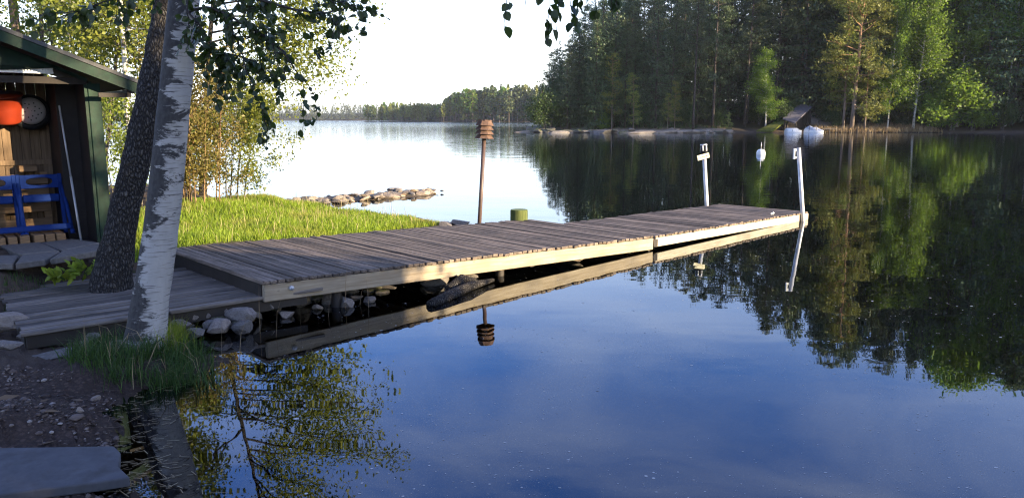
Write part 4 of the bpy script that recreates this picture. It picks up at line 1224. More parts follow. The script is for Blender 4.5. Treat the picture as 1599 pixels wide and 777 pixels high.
# ------------------------------------------------------------------ the two near trunks
def px_path(lst): return [atY(a, b, c) for a, b, c in lst]
bp = px_path([(226, 540, 5.50), (233, 480, 5.55), (246, 400, 5.6), (258, 300, 5.65), (268, 200, 5.7), (278, 100, 5.75), (288, 0, 5.8), (297, -110, 5.85), (310, -260, 5.9), (322, -480, 6.0), (330, -760, 6.1), (335, -1100, 6.2), (338, -1450, 6.3)])
b0 = Vector((bp[0].x, bp[0].y, 0))
birch = empty('birch_tree', b0); tag(birch, 'large leaning white birch with black marked bark in front of the boardwalk', 'tree')
loc = [p - b0 for p in bp]; loc.insert(0, loc[0] + Vector((-.03, 0, -.22)))
rad = [.20, .145, .127, .122, .118, .113, .108, .105, .10, .092, .08, .06, .04, .015]
mb = MB(); mb.tube(loc, rad, 36)
# dense rings for a bumpy bark surface
def refine(loc, rad, n=120):
    P = np.array([list(p) for p in loc]); t = np.concatenate([[0], np.cumsum(np.linalg.norm(np.diff(P, axis=0), axis=1))])
    s = np.linspace(0, t[-1], n)
    # smooth (catmull-like) by cubic via numpy polyfit pieces -> use smoothed linear
    Q = np.column_stack([np.interp(s, t, P[:, i]) for i in range(3)]); rr = np.interp(s, t, rad)
    for _ in range(6):
        Q[1:-1] = .25 * Q[:-2] + .5 * Q[1:-1] + .25 * Q[2:]; rr[1:-1] = .25 * rr[:-2] + .5 * rr[1:-1] + .25 * rr[2:]
    return Q, rr
def bumpy_trunk(loc, rad, mat, name, parent, sides=44, n=150, amp=.02, root=.0):
    from mathutils import noise
    Q, rr = refine(loc, rad, n)
    mb = MB(); mb.tube(Q, rr, sides)
    V = mb.v[0]
    for i in range(n):
        c = Q[i]
        for k in range(sides):
            v = V[i * sides + k]; d = v - c
            f = 1 + amp * 2 * noise.noise(Vector(v * 6.0)) + amp * noise.noise(Vector(v * 22.0))
            zz = v[2] - Q[0][2]
            if root: f += root * math.exp(-max(zz, 0) / .12) * (.5 + .5 * math.sin(5 * math.atan2(d[1], d[0])))
            V[i * sides + k] = c + d * f
    return mb.build(name, mat, parent, True)
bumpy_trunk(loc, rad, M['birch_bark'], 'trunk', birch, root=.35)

rngb = np.random.default_rng(21)
tw = MB(); LC, LT = [], []
def twig(path, r0, leafn, sub=0, subL=.3, droop=.9, gap=.055):
    P = np.array([list(p - b0) for p in path])
    Q, rr = refine(P, np.linspace(r0, r0 * .25, len(P)), max(8, len(P) * 5))
    Q[1:] += rngb.normal(0, .004, Q[1:].shape)
    tw.tube(Q, rr, 5, False)
    L_ = np.linalg.norm(Q[-1] - Q[0])
    def put(S, n):
        f = rngb.uniform(.12, 1, n) * (len(S) - 1.001); i = f.astype(int)
        c = S[i] + (S[i + 1] - S[i]) * (f - i)[:, None]
        t = (S[-1] - S[0]) / (np.linalg.norm(S[-1] - S[0]) + 1e-6) * .5 + rngb.normal(0, .55, (n, 3)) + np.array([0, 0, -.45])
        LC.append(c + rngb.normal(0, .012, c.shape)); LT.append(t)
    put(Q, leafn)
    for s in range(sub):
        q = along(Q, rngb.uniform(.15, 1.0))
        d = (Q[-1] - Q[0]) / L_ * .6 + rngb.normal(0, .6, 3)
        S = curve_pts(q, d, subL * rngb.uniform(.5, 1.3), 5, droop, rngb, .15)
        tw.tube(S, np.linspace(.0035, .0015, len(S)), 3, False)
        put(S, int(np.linalg.norm(S[-1] - S[0]) / gap * 1.6) + 2)
def P3(l): return [atY(*q) for q in l]
D = 5.4
# boughs hanging to the right of the trunk
twig(P3([(290, -40, 5.75), (330, -25, 5.5), (390, -5, 5.3), (450, 12, 5.2), (505, 25, 5.1), (560, 8, 5.05)]), .016, 30, 26, .32)
twig(P3([(292, 20, 5.7), (320, 10, 5.6), (360, 25, 5.4), (400, 50, 5.3), (440, 75, 5.2), (462, 112, 5.15), (476, 128, 5.15)]), .012, 26, 24, .28)
twig(P3([(291, 15, 5.7), (312, 40, 5.6), (330, 70, 5.5), (340, 100, 5.45), (344, 140, 5.45)]), .009, 26, 24, .22)
twig(P3([(300, -60, 5.7), (350, -50, 5.3), (430, -40, 5.0), (480, -20, 4.9), (520, 5, 4.85)]), .012, 16, 14, .3)
twig(P3([(350, 20, 5.4), (370, 60, 5.35), (385, 110, 5.3), (398, 150, 5.3), (412, 172, 5.3), (414, 192, 5.3)]), .006, 18, 9, .16)
twig(P3([(300, 60, 5.6), (325, 80, 5.5), (370, 85, 5.4), (410, 100, 5.3), (428, 120, 5.3)]), .006, 18, 16, .2)
twig(P3([(296, -30, 5.6), (292, 20, 5.5), (298, 45, 5.5), (284, 60, 5.48), (279, 85, 5.47)]), .006, 8, 3, .12)
twig(P3([(280, -30, 5.6), (230, -25, 5.3), (190, -8, 5.2), (150, 10, 5.1), (100, 25, 5.1)]), .010, 18, 14, .28)
# long hanging twigs from a limb that reaches out over the viewer
limb = [(300, -330, 5.9), (480, -330, 4.9), (680, -290, 4.2), (860, -220, 3.7), (990, -190, 3.5)]
twig(P3(limb), .03, 20, 26, .5)
for x0, x1, y1, d_, n_ in ((798, 787, 48, 3.75, 6), (822, 820, 20, 3.7, 7), (868, 852, 70, 3.65, 13), (880, 868, 60, 3.7, 9), (892, 893, 30, 3.75, 9), (905, 901, 45, 3.7, 12), (930, 932, 25, 3.8, 10), (952, 955, 25, 3.8, 14), (965, 962, 12, 3.8, 10), (845, 841, 8, 3.6, 5), (915, 917, 12, 3.6, 8)):
    P_ = P3([(x0 + 12, -240, d_), (x0 + 4, -140, d_), (x0, -60, d_), ((x0 + x1) / 2, -10, d_), (x1, y1, d_)])
    Pn = np.array([list(p - b0) for p in P_]); Q, rr = refine(Pn, np.linspace(.0035, .0012, 5), 26); Q += rngb.normal(0, .003, Q.shape); tw.tube(Q, rr, 4, False)
    m = n_ + 10; f = np.concatenate([rngb.uniform(.66, 1, n_), rngb.uniform(.1, .66, 10)]) * (len(Q) - 1.001); i = f.astype(int)
    LC.append(Q[i] + rngb.normal(0, .008, (m, 3))); LT.append(np.array([0, 0, -1.]) + rngb.normal(0, .4, (m, 3)))
tw.build('branches', M['dark_wood'], birch, True)
C_, T_ = np.concatenate(LC), np.concatenate(LT)
V, Q, Q2 = oval_leaves(C_, T_, .054, rngb, .8)
mesh_np('leaves', V, [Q, Q2], M['near_leaf'], birch, True)
# the crown above the photo's upper edge
def top_path(loc, rad, h): return refine(loc, rad, 60)[0]
mbx, V, Q = broadleaf(77, loc[-1].z, 4.6, 2.7, 26, 7000, .075, .05, (0, 0), .16, .7, .5, sides=6, path=top_path(loc, rad, 0))
mbx.build('upper_limbs', M['birch_far'], birch, True)
mesh_np('crown', V, Q, M['bank_leaf'], birch)

ap = px_path([(176, 424, 6.95), (185, 375, 6.98), (196, 322, 7.0), (211, 257, 7.0), (227, 185, 7.0), (241, 110, 7.05), (253, 40, 7.1), (264, -30, 7.1), (280, -140, 7.2), (300, -320, 7.3), (320, -560, 7.4), (330, -820, 7.5)])
a0_ = Vector((ap[0].x, ap[0].y, .2))
alder = empty('alder_tree', a0_); tag(alder, 'dark rough barked leaning trunk between the birch and the green shed', 'tree')
loc = [p - a0_ for p in ap]; loc.insert(0, loc[0] + Vector((-.04, 0, -.3)))
bumpy_trunk(loc, [.20, .165, .138, .124, .120, .112, .106, .10, .095, .09, .08, .06, .02], M['alder_bark'], 'trunk', alder, amp=.05, root=.12)
mbx, V, Q = broadleaf(78, loc[-1].z, 4.2, 2.4, 22, 6000, .075, .05, (0, 0), .16, .6, .5, sides=6, path=refine(loc, [.1] * len(loc), 60)[0])
mbx.build('upper_limbs', M['alder_bark'], alder, True); mesh_np('crown', V, Q, M['bank_leaf'], alder)

# ------------------------------------------------------------------ trees of the near bank, behind shed and lawn
def bank(px, d, parts, barkm, leafm, label, name='bank_tree', group=None, cat='tree', **kw):
    x = px_x(px, d); return make_tree(name, parts, M[barkm], M[leafm], (x, d, gz(x, d) - .05), label, group, cat=cat, **kw)
bank(322, 15.0, broadleaf(31, 8.8, 1.0, 2.7, 58, 30000, .075, .06, (1.3, .0), .16, .35, .35, side=(.42, -.1), hang=.3), 'alder_bark', 'bank_leaf', 'bright leafy alder at the end of the lawn, its boughs reaching over the lake')
bank(255, 16.5, broadleaf(32, 8.5, 1.6, 1.9, 34, 12000, .085, .08, (.3, 0), .14), 'birch_far', 'bank_leaf', 'pale stemmed birch seen between the two dark near trunks', 'birch_tree')
bank(214, 14.2, broadleaf(33, 9.0, 2.8, 1.5, 24, 7000, .08, .055, (.3, 0), .14), 'birch_far', 'bank_leaf', 'slim cream barked birch just left of the dark leaning trunk', 'birch_tree')
bank(172, 15.5, broadleaf(34, 6.0, 1.2, 1.6, 30, 8000, .08, .05, (1.1, 0), .14, wig=.05), 'trunk_grey', 'bank_leaf', 'thin crooked sapling leaning right above the shed roof', 'sapling')
bank(138, 17.5, broadleaf(35, 8.2, 1.5, 1.6, 30, 9000, .085, .045, (.1, 0), .14, stems=2), 'trunk_grey', 'bank_leaf', 'pair of straight grey stems behind the middle of the shed roof')
bank(95, 19.0, broadleaf(36, 8.8, 2.0, 1.8, 30, 11000, .09, .07, (.2, 0), .15), 'trunk_grey', 'bank_leaf', 'leafy tree standing behind the upper part of the shed roof')
bank(28, 21.0, broadleaf(37, 9.0, 2.0, 2.0, 30, 11000, .095, .08, (-.2, 0), .16), 'trunk_grey', 'bank_leaf', 'leafy tree behind the roof ridge at the left')
bank(58, 18.0, pine(41, 11, .42, 1.6, nb=20, tr=.13, tuft=.16), 'pine_bark', 'pine_dark', 'tall pine with greenish brown stem behind the shed, right of the ridge', 'pine_tree')
bank(7, 17.0, pine(42, 12, .45, 1.7, nb=20, tr=.11, tuft=.16), 'trunk_dark', 'pine_dark', 'pine with a grey stem at the left photo edge above the roof ridge', 'pine_tree')
bank(-60, 20, broadleaf(38, 9.0, 1.5, 2.3, 30, 10000, .095, .08, (.1, 0), .16), 'trunk_grey', 'bank_leaf', 'leafy tree just past the left photo edge')
# shrubs
bank(298, 12.3, broadleaf(51, 2.5, .12, .75, 110, 18000, .047, .012, (.05, 0), .09, -.1, 1.6, stems=14, sides=5, hang=0), 'pallet', 'brown_leaf', 'dense bronze leaved bush of upright stems at the left end of the lawn', 'bush', cat='bush')
bank(276, 12.9, broadleaf(52, 2.1, .3, .5, 40, 6000, .045, .014, (-.05, 0), .06, -.1, 1.8, stems=7, sides=5, hang=0), 'pallet', 'brown_leaf', 'smaller bronze bush partly hidden behind the birch trunk', 'bush', cat='bush')
bank(372, 13.6, broadleaf(53, 1.9, .25, .95, 40, 6000, .052, .014, (.35, 0), .08, .2, .7, stems=6, side=(.3, 0), sides=5, hang=.1), 'trunk_grey', 'bank_leaf', 'loose light green shrub spreading towards the water beside the bronze bush', 'bush', cat='bush')
bank(205, 12.0, broadleaf(54, 1.9, .25, .6, 30, 4500, .05, .012, (.1, 0), .08, .1, 1.0, stems=5, sides=5), 'trunk_grey', 'bank_leaf', 'sparse shrub showing between the shed corner and the dark trunk', 'bush', cat='bush')
# leafy weed at the foot of the dark trunk
rngw = np.random.default_rng(9)
wb = at(138, 424, .33)
for px, py, s, lb_ in ((140, 424, .20, 'broad leaved green weed at the foot of the dark trunk'), (100, 432, .13, 'low green weed at the back edge of the boardwalk')):
    p = at(px, py, .33); w_ = empty('weed', p); tag(w_, lb_, 'plant')
    C = []; T = []; mb = MB()
    for k in range(16):
        a = rngw.uniform(0, 6.28); S = curve_pts((0, 0, -.03), (math.cos(a) * .7, math.sin(a) * .7, 1), s * rngw.uniform(.5, 1.2), 4, .9, rngw, .1)
        mb.tube(S, np.linspace(.003, .0015, 5), 4, False)
        for q in (2, 3, 4): C.append(S[q]); T.append((S[4] - S[2]) + rngw.normal(0, .06, 3) + np.array([0, 0, -.01]))
    mb.build('stems', M['tuft'], w_)
    V, Q, Q2 = oval_leaves(np.array(C), np.array(T), .085, rngw, .6); mesh_np('leaves', V, [Q, Q2], M['grass'], w_, True)

# ------------------------------------------------------------------ grass and small stuff
def blades(P, Z, h, w, rng, lean=.35, mat='grass', name='grass', kind='stuff'):
    n = len(P)
    hh = h * rng.uniform(.5, 1.25, n); a = rng.uniform(0, 2 * np.pi, n); la = rng.uniform(0, 2 * np.pi, n); ll = np.abs(rng.normal(0, lean, n))
    b = np.column_stack([np.cos(a), np.sin(a), np.zeros(n)]); ld = np.column_stack([np.cos(la), np.sin(la), np.zeros(n)])
    ww = (w * rng.uniform(.6, 1.3, n))[:, None] * .5
    p = np.column_stack([P, Z]); up = np.array([0, 0, 1.])
    m = p + up * (hh * .55)[:, None] + ld * (hh * ll * .3)[:, None]
    t = p + up * (hh * (1 - .25 * np.minimum(ll, 1)))[:, None] + ld * (hh * ll)[:, None]
    V = np.stack([p - b * ww, p + b * ww, m + b * ww * .75, m - b * ww * .75, t], 1).reshape(-1, 3)
    k = np.arange(n)[:, None] * 5
    o = mesh_np(name, V, [k + np.array([[0, 1, 2, 3]]), k + np.array([[3, 2, 4]])], M[mat])
    tag(o, None, None, None, kind); return o
def sample_poly(poly, n, rng):
    poly = np.array(poly); lo, hi = poly.min(0), poly.max(0); out = []
    while sum(len(x) for x in out) < n:
        P = rng.uniform(lo, hi, (n, 2)); out.append(P[sdist(P, poly) > 0])
    return np.concatenate(out)[:n]
def scatter(poly, n, rng): P = sample_poly(poly, n, rng); return P, np.concatenate([ground_z(P[i:i+20000]) for i in range(0, len(P), 20000)])
rg = np.random.default_rng(2)
P, Z = scatter(LAWN, 70000, rg)
# clumpy height
clump = .75 + .5 * np.sin(P[:, 0] * 3.1 + np.sin(P[:, 1] * 2.3)) * np.sin(P[:, 1] * 2.7 + np.sin(P[:, 0] * 1.9))
keep = (Z > .015) & (rg.uniform(0, 1, len(P)) < .55 + .45 * clump)
o = blades(P[keep], Z[keep] - .01, .088, .0075, rg, .5); tag(o, 'bright green sunlit lawn grass beyond the dock', 'grass')
P, Z = scatter(LAWN, 900, rg); k = Z > .02; o = blades(P[k], Z[k], .2, .005, rg, .5, 'straw', 'seed_stalks'); tag(o, 'thin dry seed stalks sticking out of the lawn', 'grass')
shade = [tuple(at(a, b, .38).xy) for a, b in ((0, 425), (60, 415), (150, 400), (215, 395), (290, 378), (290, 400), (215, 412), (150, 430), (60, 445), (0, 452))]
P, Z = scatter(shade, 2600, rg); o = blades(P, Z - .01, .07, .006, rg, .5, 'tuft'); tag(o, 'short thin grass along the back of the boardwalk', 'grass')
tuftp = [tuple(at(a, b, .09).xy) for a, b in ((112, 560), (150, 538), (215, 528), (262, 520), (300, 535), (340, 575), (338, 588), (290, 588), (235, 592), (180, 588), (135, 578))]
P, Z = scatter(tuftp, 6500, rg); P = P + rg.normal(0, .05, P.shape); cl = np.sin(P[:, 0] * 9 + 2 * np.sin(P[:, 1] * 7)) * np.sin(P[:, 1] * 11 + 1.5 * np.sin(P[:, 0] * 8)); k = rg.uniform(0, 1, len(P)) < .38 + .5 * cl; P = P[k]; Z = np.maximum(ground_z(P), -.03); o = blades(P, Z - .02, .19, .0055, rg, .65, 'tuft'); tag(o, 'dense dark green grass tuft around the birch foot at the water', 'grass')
P = np.array([at(270 + rg.normal(0, 12), 528 + rg.normal(0, 10), .09).xy for _ in range(700)]); o = blades(P, ground_z(P), .22, .006, rg, .35, 'grass'); tag(o, 'brighter upright grass clump just right of the birch foot', 'grass')
P, Z = scatter(tuftp, 70, rg); o = blades(P, np.maximum(Z, -.02), .26, .006, rg, .8, 'straw', 'dead_stalks'); tag(o, 'pale dead stalks among the grass tuft at the birch foot', 'grass')
# dry reed stems by the near dock corner and the lawn tip
P = np.array([at(px + rg.normal(0, 2), py, 0).xy for px, py in ((408, 520), (455, 470), (470, 505), (500, 500), (512, 495), (540, 480), (560, 475), (575, 480), (430, 525), (350, 590), (375, 560), (480, 450), (545, 490), (455, 480), (460, 478))])
o = blades(P, ground_z(P), .42, .005, rg, .2, 'straw', 'reeds'); tag(o, 'thin dry stems standing in the shallow water beside the dock', 'reeds')
P = np.array([at(385 + rg.uniform(0, 250), 318 + rg.normal(0, 4), .1).xy for _ in range(80)]); o = blades(P, ground_z(P), .30, .006, rg, .35, 'straw', 'reeds'); tag(o, 'sparse thin stalks along the lake edge of the lawn', 'reeds')
P = np.array([at(px, py, .05).xy for px, py in zip(rg.uniform(640, 730, 420), rg.uniform(343, 352, 420))]); Z = ground_z(P); k = Z > -.06; o = blades(P[k], Z[k], .09, .008, rg, .7, 'straw', 'weeds'); tag(o, 'pale weeds and leaves at the tip of the lawn', 'weeds')
# dry grass strip on the far shore
P = np.column_stack([rg.uniform(px_x(1262, 105), px_x(1445, 104), 3200), rg.uniform(102, 109, 3200)]); Z = ground_z(P); k = (Z > -.05) & (Z < 1.2)
o = blades(P[k], np.maximum(Z[k], 0), .75, .07, rg, .5, 'straw', 'dry_grass'); tag(o, 'dry tawny grass along the sunlit far shore', 'grass')
P = np.column_stack([rg.uniform(px_x(960, 100), px_x(1170, 95), 1500), rg.uniform(95, 108, 1500)]); Z = ground_z(P); k = (Z > .5) & (Z < 2.2)
o = blades(P[k], Z[k], .45, .09, rg, .6, 'dark_leaf', 'undergrowth'); tag(o, 'low undergrowth at the forest edge above the bare rocks', 'undergrowth')

# pebbles of the beach
def pebbles(P, Z, s, mat, name, label):
    n = len(P); base = np.array([(1,0,0),(-1,0,0),(0,1,0),(0,-1,0),(0,0,1),(0,0,-1),(.62,.62,.45),(-.62,.62,.45),(.62,-.62,.45),(-.62,-.62,.45)], float)
    F = np.array([(4,0,6),(4,6,2),(0,2,6),(4,2,7),(4,7,1),(2,1,7),(4,1,9),(4,9,3),(1,3,9),(4,3,8),(4,8,0),(3,0,8),(0,5,2),(2,5,1),(1,5,3),(3,5,0)])
    a = rg.uniform(0, 6.28, n); sc = s * rg.lognormal(0, .45, (n, 1)) * rg.uniform(.55, 1.2, (n, 3)); sc[:, 2] *= .6
    V = base[None] * sc[:, None, :] * rg.uniform(.85, 1.15, (n, 10, 1))
    c, s_ = np.cos(a)[:, None], np.sin(a)[:, None]
    V = np.stack([V[..., 0] * c - V[..., 1] * s_, V[..., 0] * s_ + V[..., 1] * c, V[..., 2]], -1) + np.column_stack([P, Z])[:, None, :]
    o = mesh_np(name, V.reshape(-1, 3), (np.arange(n)[:, None, None] * 10 + F[None]).reshape(-1, 3), M[mat], None, True)
    tag(o, label, 'gravel', None, 'stuff')
nn_ = NT('pebble'); f = nn_.island(); M['pebble'] = nn_.fin(nn_.ramp(f, [(0, (.05, .036, .028)), (.45, (.11, .08, .064)), (.8, (.15, .115, .095)), (.93, (.24, .20, .17)), (1, (.38, .34, .30))]), .85, .3)
beachp = [tuple(at(a, b, .06).xy) for a, b in ((-120, 585), (60, 582), (170, 600), (200, 640), (170, 690), (205, 745), (120, 777), (-120, 800))]
P, Z = scatter(beachp, 4200, rg); k = (Z > -.03) & (rg.uniform(0, 1, len(P)) < .5 + .6 * np.sin(P[:, 0] * 5 + np.sin(P[:, 1] * 6)) * np.sin(P[:, 1] * 7)); pebbles(P[k], Z[k], .0085, 'pebble', 'gravel', 'reddish brown gravel of the little beach')
P, Z = scatter(beachp, 160, rg); k = Z > -.03; pebbles(P[k], Z[k], .016, 'pebble', 'gravel', 'larger pale pebbles lying about on the beach')
for px, py, s, lb_ in ((148, 610, .034, 'palest cobble on the beach near the water'), (50, 772, .030, 'pale cobble in front of the grey slab'), (125, 645, .03, 'pale flat cobble in the middle of the beach'), (93, 690, .02, 'little round cobble at the back edge of the slab')):
    p = at(px, py, .08); rock('cobble', (p.x, p.y, gz(p.x, p.y) + .01), s, lb_, None, 'rock_warm')
# twigs and old leaves lying on the beach and the bank
P, Z = scatter(beachp, 260, rg); m = len(P); a = rg.uniform(0, 6.28, m); l = rg.lognormal(0, .6, m) * .022; w_ = np.where(rg.uniform(0, 1, m) < .35, .35 * l, .0022)
dv = np.column_stack([np.cos(a), np.sin(a), np.zeros(m)]); nv = np.column_stack([-np.sin(a), np.cos(a), rg.normal(0, .25, m)]); c = np.column_stack([P, Z + .012])
V = np.stack([c - dv * l[:, None], c + nv * w_[:, None], c + dv * l[:, None], c - nv * w_[:, None]], 1).reshape(-1, 3)
M['litter'] = leaf_mat('dead_leaves', (0.06, 0.04, 0.022), (0.22, 0.15, 0.08), .15)
o = mesh_np('leaf_litter', V, np.arange(4 * m).reshape(m, 4), M['litter']); tag(o, 'dead leaves and twigs lying on the little beach', 'litter', None, 'stuff')
# pollen and litter floating on the water
n_ = 6500
yy = 3.0 + 9.0 * rg.uniform(0, 1, n_) ** 1.6; xx = rg.uniform(-.35, .72, n_) * yy * .95 + rg.normal(0, .1, n_)
k = (ground_z(np.column_stack([xx, yy])) < -.015); xx, yy = xx[k], yy[k]
dens = np.sin(xx * 1.7 + yy * .6) * np.sin(yy * 1.9 - xx * .5) ; k = rg.uniform(0, 1, len(xx)) < .45 + .5 * dens; xx, yy = xx[k], yy[k]
m = len(xx); aa = rg.uniform(0, 6.28, (m, 1)); ss = rg.lognormal(0, .55, (m, 1)) * .0026
kk = np.arange(6)[None] * math.pi / 3
V = np.stack([xx[:, None] + ss * np.cos(kk + aa) * rg.uniform(.7, 1.6, (m, 1)), yy[:, None] + ss * np.sin(kk + aa), np.full((m, 6), .0009)], -1).reshape(-1, 3)
F = np.arange(m)[:, None] * 6
M['pollen'] = plain('pollen', (.46, .46, .44), .9, .1, bump=0)
o = mesh_np('pollen', V, [F + np.array([[0, 1, 2, 3]]), F + np.array([[0, 3, 4, 5]])], M['pollen']); tag(o, 'pale specks of pollen drifting on the calm water', 'pollen', None, 'stuff')
# scum and reed bits at the gravel edge
m = 380; px = 150 + rg.gamma(2, 45, m); py = rg.uniform(600, 777, m) ; Pw = np.array([at(a, b, 0).xy for a, b in zip(px, py)]); Zg = ground_z(Pw); k = (Zg < -.002) & (Zg > -.09); Pw = Pw[k]; m = len(Pw)
a = rg.normal(0.2, .6, m); l = rg.lognormal(0, .6, m) * .014; dirv = np.column_stack([np.cos(a), np.sin(a)]); nv = np.column_stack([-dirv[:, 1], dirv[:, 0]]) * .0022
V = np.stack([np.column_stack([Pw - dirv * l[:, None] - nv, np.full(m, .004)]), np.column_stack([Pw + dirv * l[:, None] - nv, np.full(m, .004)]), np.column_stack([Pw + dirv * l[:, None] + nv, np.full(m, .004)]), np.column_stack([Pw - dirv * l[:, None] + nv, np.full(m, .004)])], 1).reshape(-1, 3)
o = mesh_np('reed_litter', V, np.arange(4 * m).reshape(m, 4), M['straw']); tag(o, 'pale bits of dead reed floating at the gravel edge', 'litter', None, 'stuff')
# ------------------------------------------------------------------ the forest across the water
def proto(name, parts, barkm, leafm):
    r = make_tree(name, parts, M[barkm], M[leafm], (0, 0, 0), 'x', cat='tree'); return r
H0 = 20.0
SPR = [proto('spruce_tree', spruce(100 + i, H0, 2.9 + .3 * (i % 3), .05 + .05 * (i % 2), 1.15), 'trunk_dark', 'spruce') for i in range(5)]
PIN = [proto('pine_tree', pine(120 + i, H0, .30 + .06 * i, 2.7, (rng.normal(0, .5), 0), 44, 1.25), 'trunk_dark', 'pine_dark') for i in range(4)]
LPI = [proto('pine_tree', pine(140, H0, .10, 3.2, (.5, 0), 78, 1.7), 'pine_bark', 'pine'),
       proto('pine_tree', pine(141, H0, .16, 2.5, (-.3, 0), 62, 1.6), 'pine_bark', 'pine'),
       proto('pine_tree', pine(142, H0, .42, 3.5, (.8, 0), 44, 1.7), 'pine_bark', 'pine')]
BIR = [proto('birch_tree', broadleaf(160 + i, H0, 3.0 + 2 * i, 3.4, 52, 11500, .30, .14, (.6 * (i - 1), 0), .42, .5, .7, hang=.5), 'birch_far', 'birch_leaf') for i in range(3)]
SAP = [proto('pine_sapling', pine(170 + i, 8.0, .12 + .1 * i, 1.25, (.1, 0), 34, 1.2, tr=.07, tuft=.20, top=.5), 'pine_bark', 'pine') for i in range(3)]
SHR = [proto('shrub', broadleaf(180 + i, 4.0, .4, 1.9, 34, 3800, .20, .05, (.2, 0), .25, .2, .7, stems=5, hang=.3), 'trunk_grey', ('birch_leaf', 'dark_leaf')[i]) for i in range(2)]
used = set()
def put(P, px, d, h, h0, label, group=None, wide=1.0, name=None, z=None, lean=None, fixed=False):
    if not fixed and group is None:
        d2 = d + adj(px); h *= d2 / d; d = d2
    x = px_x(px, d); s = h / h0
    if P.name not in used:
        t = P; used.add(P.name)
    else:
        t = copy_tree(P)
    t.location = (x, d, (gz(x, d) if z is None else z) - .15); t.rotation_euler = (0, 0 if lean is None else lean, rk.uniform(0, 6.28) if lean is None else 0); t.scale = (s * wide, s * wide, s)
    tag(t, label, 'tree' if 'shrub' not in P.name else 'bush', group)
    return t
# trees that can be told apart along the far shore
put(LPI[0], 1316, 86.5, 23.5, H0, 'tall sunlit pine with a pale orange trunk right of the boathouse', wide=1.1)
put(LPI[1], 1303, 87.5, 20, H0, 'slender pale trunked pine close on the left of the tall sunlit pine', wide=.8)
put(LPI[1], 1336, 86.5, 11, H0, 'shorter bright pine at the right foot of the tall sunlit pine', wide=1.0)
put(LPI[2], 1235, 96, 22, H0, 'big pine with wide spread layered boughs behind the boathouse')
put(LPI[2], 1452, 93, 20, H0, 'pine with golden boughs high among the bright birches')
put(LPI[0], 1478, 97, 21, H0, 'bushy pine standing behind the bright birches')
put(BIR[0], 1371, 86.5, 15, H0, 'thin white stemmed birch first right of the sunlit pines', wide=.7)
put(BIR[0], 1410, 87, 15.5, H0, 'bright green birch leaning over the dry grass', wide=1.2)
put(BIR[1], 1432, 90, 19, H0, 'taller bright birch rising behind the dry grass', wide=1.2)
put(BIR[1], 1392, 91, 20, H0, 'full birch with sunlit crown between the pines and the leaning birch', wide=1.1)
put(SHR[0], 1470, 85.8, 6.2, 4, 'broad bright green bush hanging over the far waterline', wide=1.35)
put(BIR[0], 1476, 88.5, 15, H0, 'bright birch rising behind the broad waterline bush', wide=1.2)
put(BIR[2], 1505, 91, 19, H0, 'tall green birch at the right end of the sunlit group', wide=1.0)
put(SHR[0], 1440, 86.6, 4.6, 4, 'lower bright bush at the end of the dry grass')
put(SHR[0], 1500, 86, 4.2, 4, 'green bush where the bright shrubs fade into shade')
put(BIR[2], 1549, 88, 21, H0, 'leaning white birch in the shade near the right photo edge', wide=.7)
put(BIR[2], 1587, 88, 23, H0, 'tall birch with whitish trunk at the right photo edge', wide=.75)
put(BIR[0], 1525, 90, 18, H0, 'shaded birch with low boughs left of the leaning white one', wide=.8)
put(BIR[1], 1610, 92, 24, H0, 'large birch crown just past the right photo edge')
put(BIR[0], 1640, 92, 24, H0, 'birch standing outside the right photo edge by the water')
put(BIR[0], 1185, 97, 9.5, H0, 'small bright green birch left of the boathouse in front of the dark forest', wide=1.3)
put(SAP[0], 984, 101, 7.2, 8, 'sunlit young pine alone on the bare shore rock')
put(SAP[1], 1047, 100, 6.3, 8, 'taller of two young pines on the sunlit rocks')
put(SAP[2], 1036, 100, 4.8, 8, 'lower ragged young tree left of the young pine pair')
put(SAP[0], 1128, 98.5, 3.6, 8, 'tiny pine at the right end of the bare rocks')
put(SAP[1], 951, 102.5, 9.5, 8, 'young pine with thin dull crown at the edge of the dark wood')
put(SHR[1], 852, 104, 5.6, 4, 'dark green rounded bush behind the rock at the point', wide=1.1)
put(SHR[1], 876, 105, 4.2, 4, 'second dark bush right of the one at the point')
put(SHR[0], 938, 103, 2.2, 4, 'small light green bush at the shaded shore')
put(SHR[1], 1206, 93, 3.4, 4, 'dark shrub behind the mossy lean-to roof')
put(SHR[1], 1290, 88.5, 2.4, 4, 'low green shrub between the jetty and the slender pine')
put(SHR[1], 1545, 85.5, 3.2, 4, 'low shaded shrub under the leaning white birch')

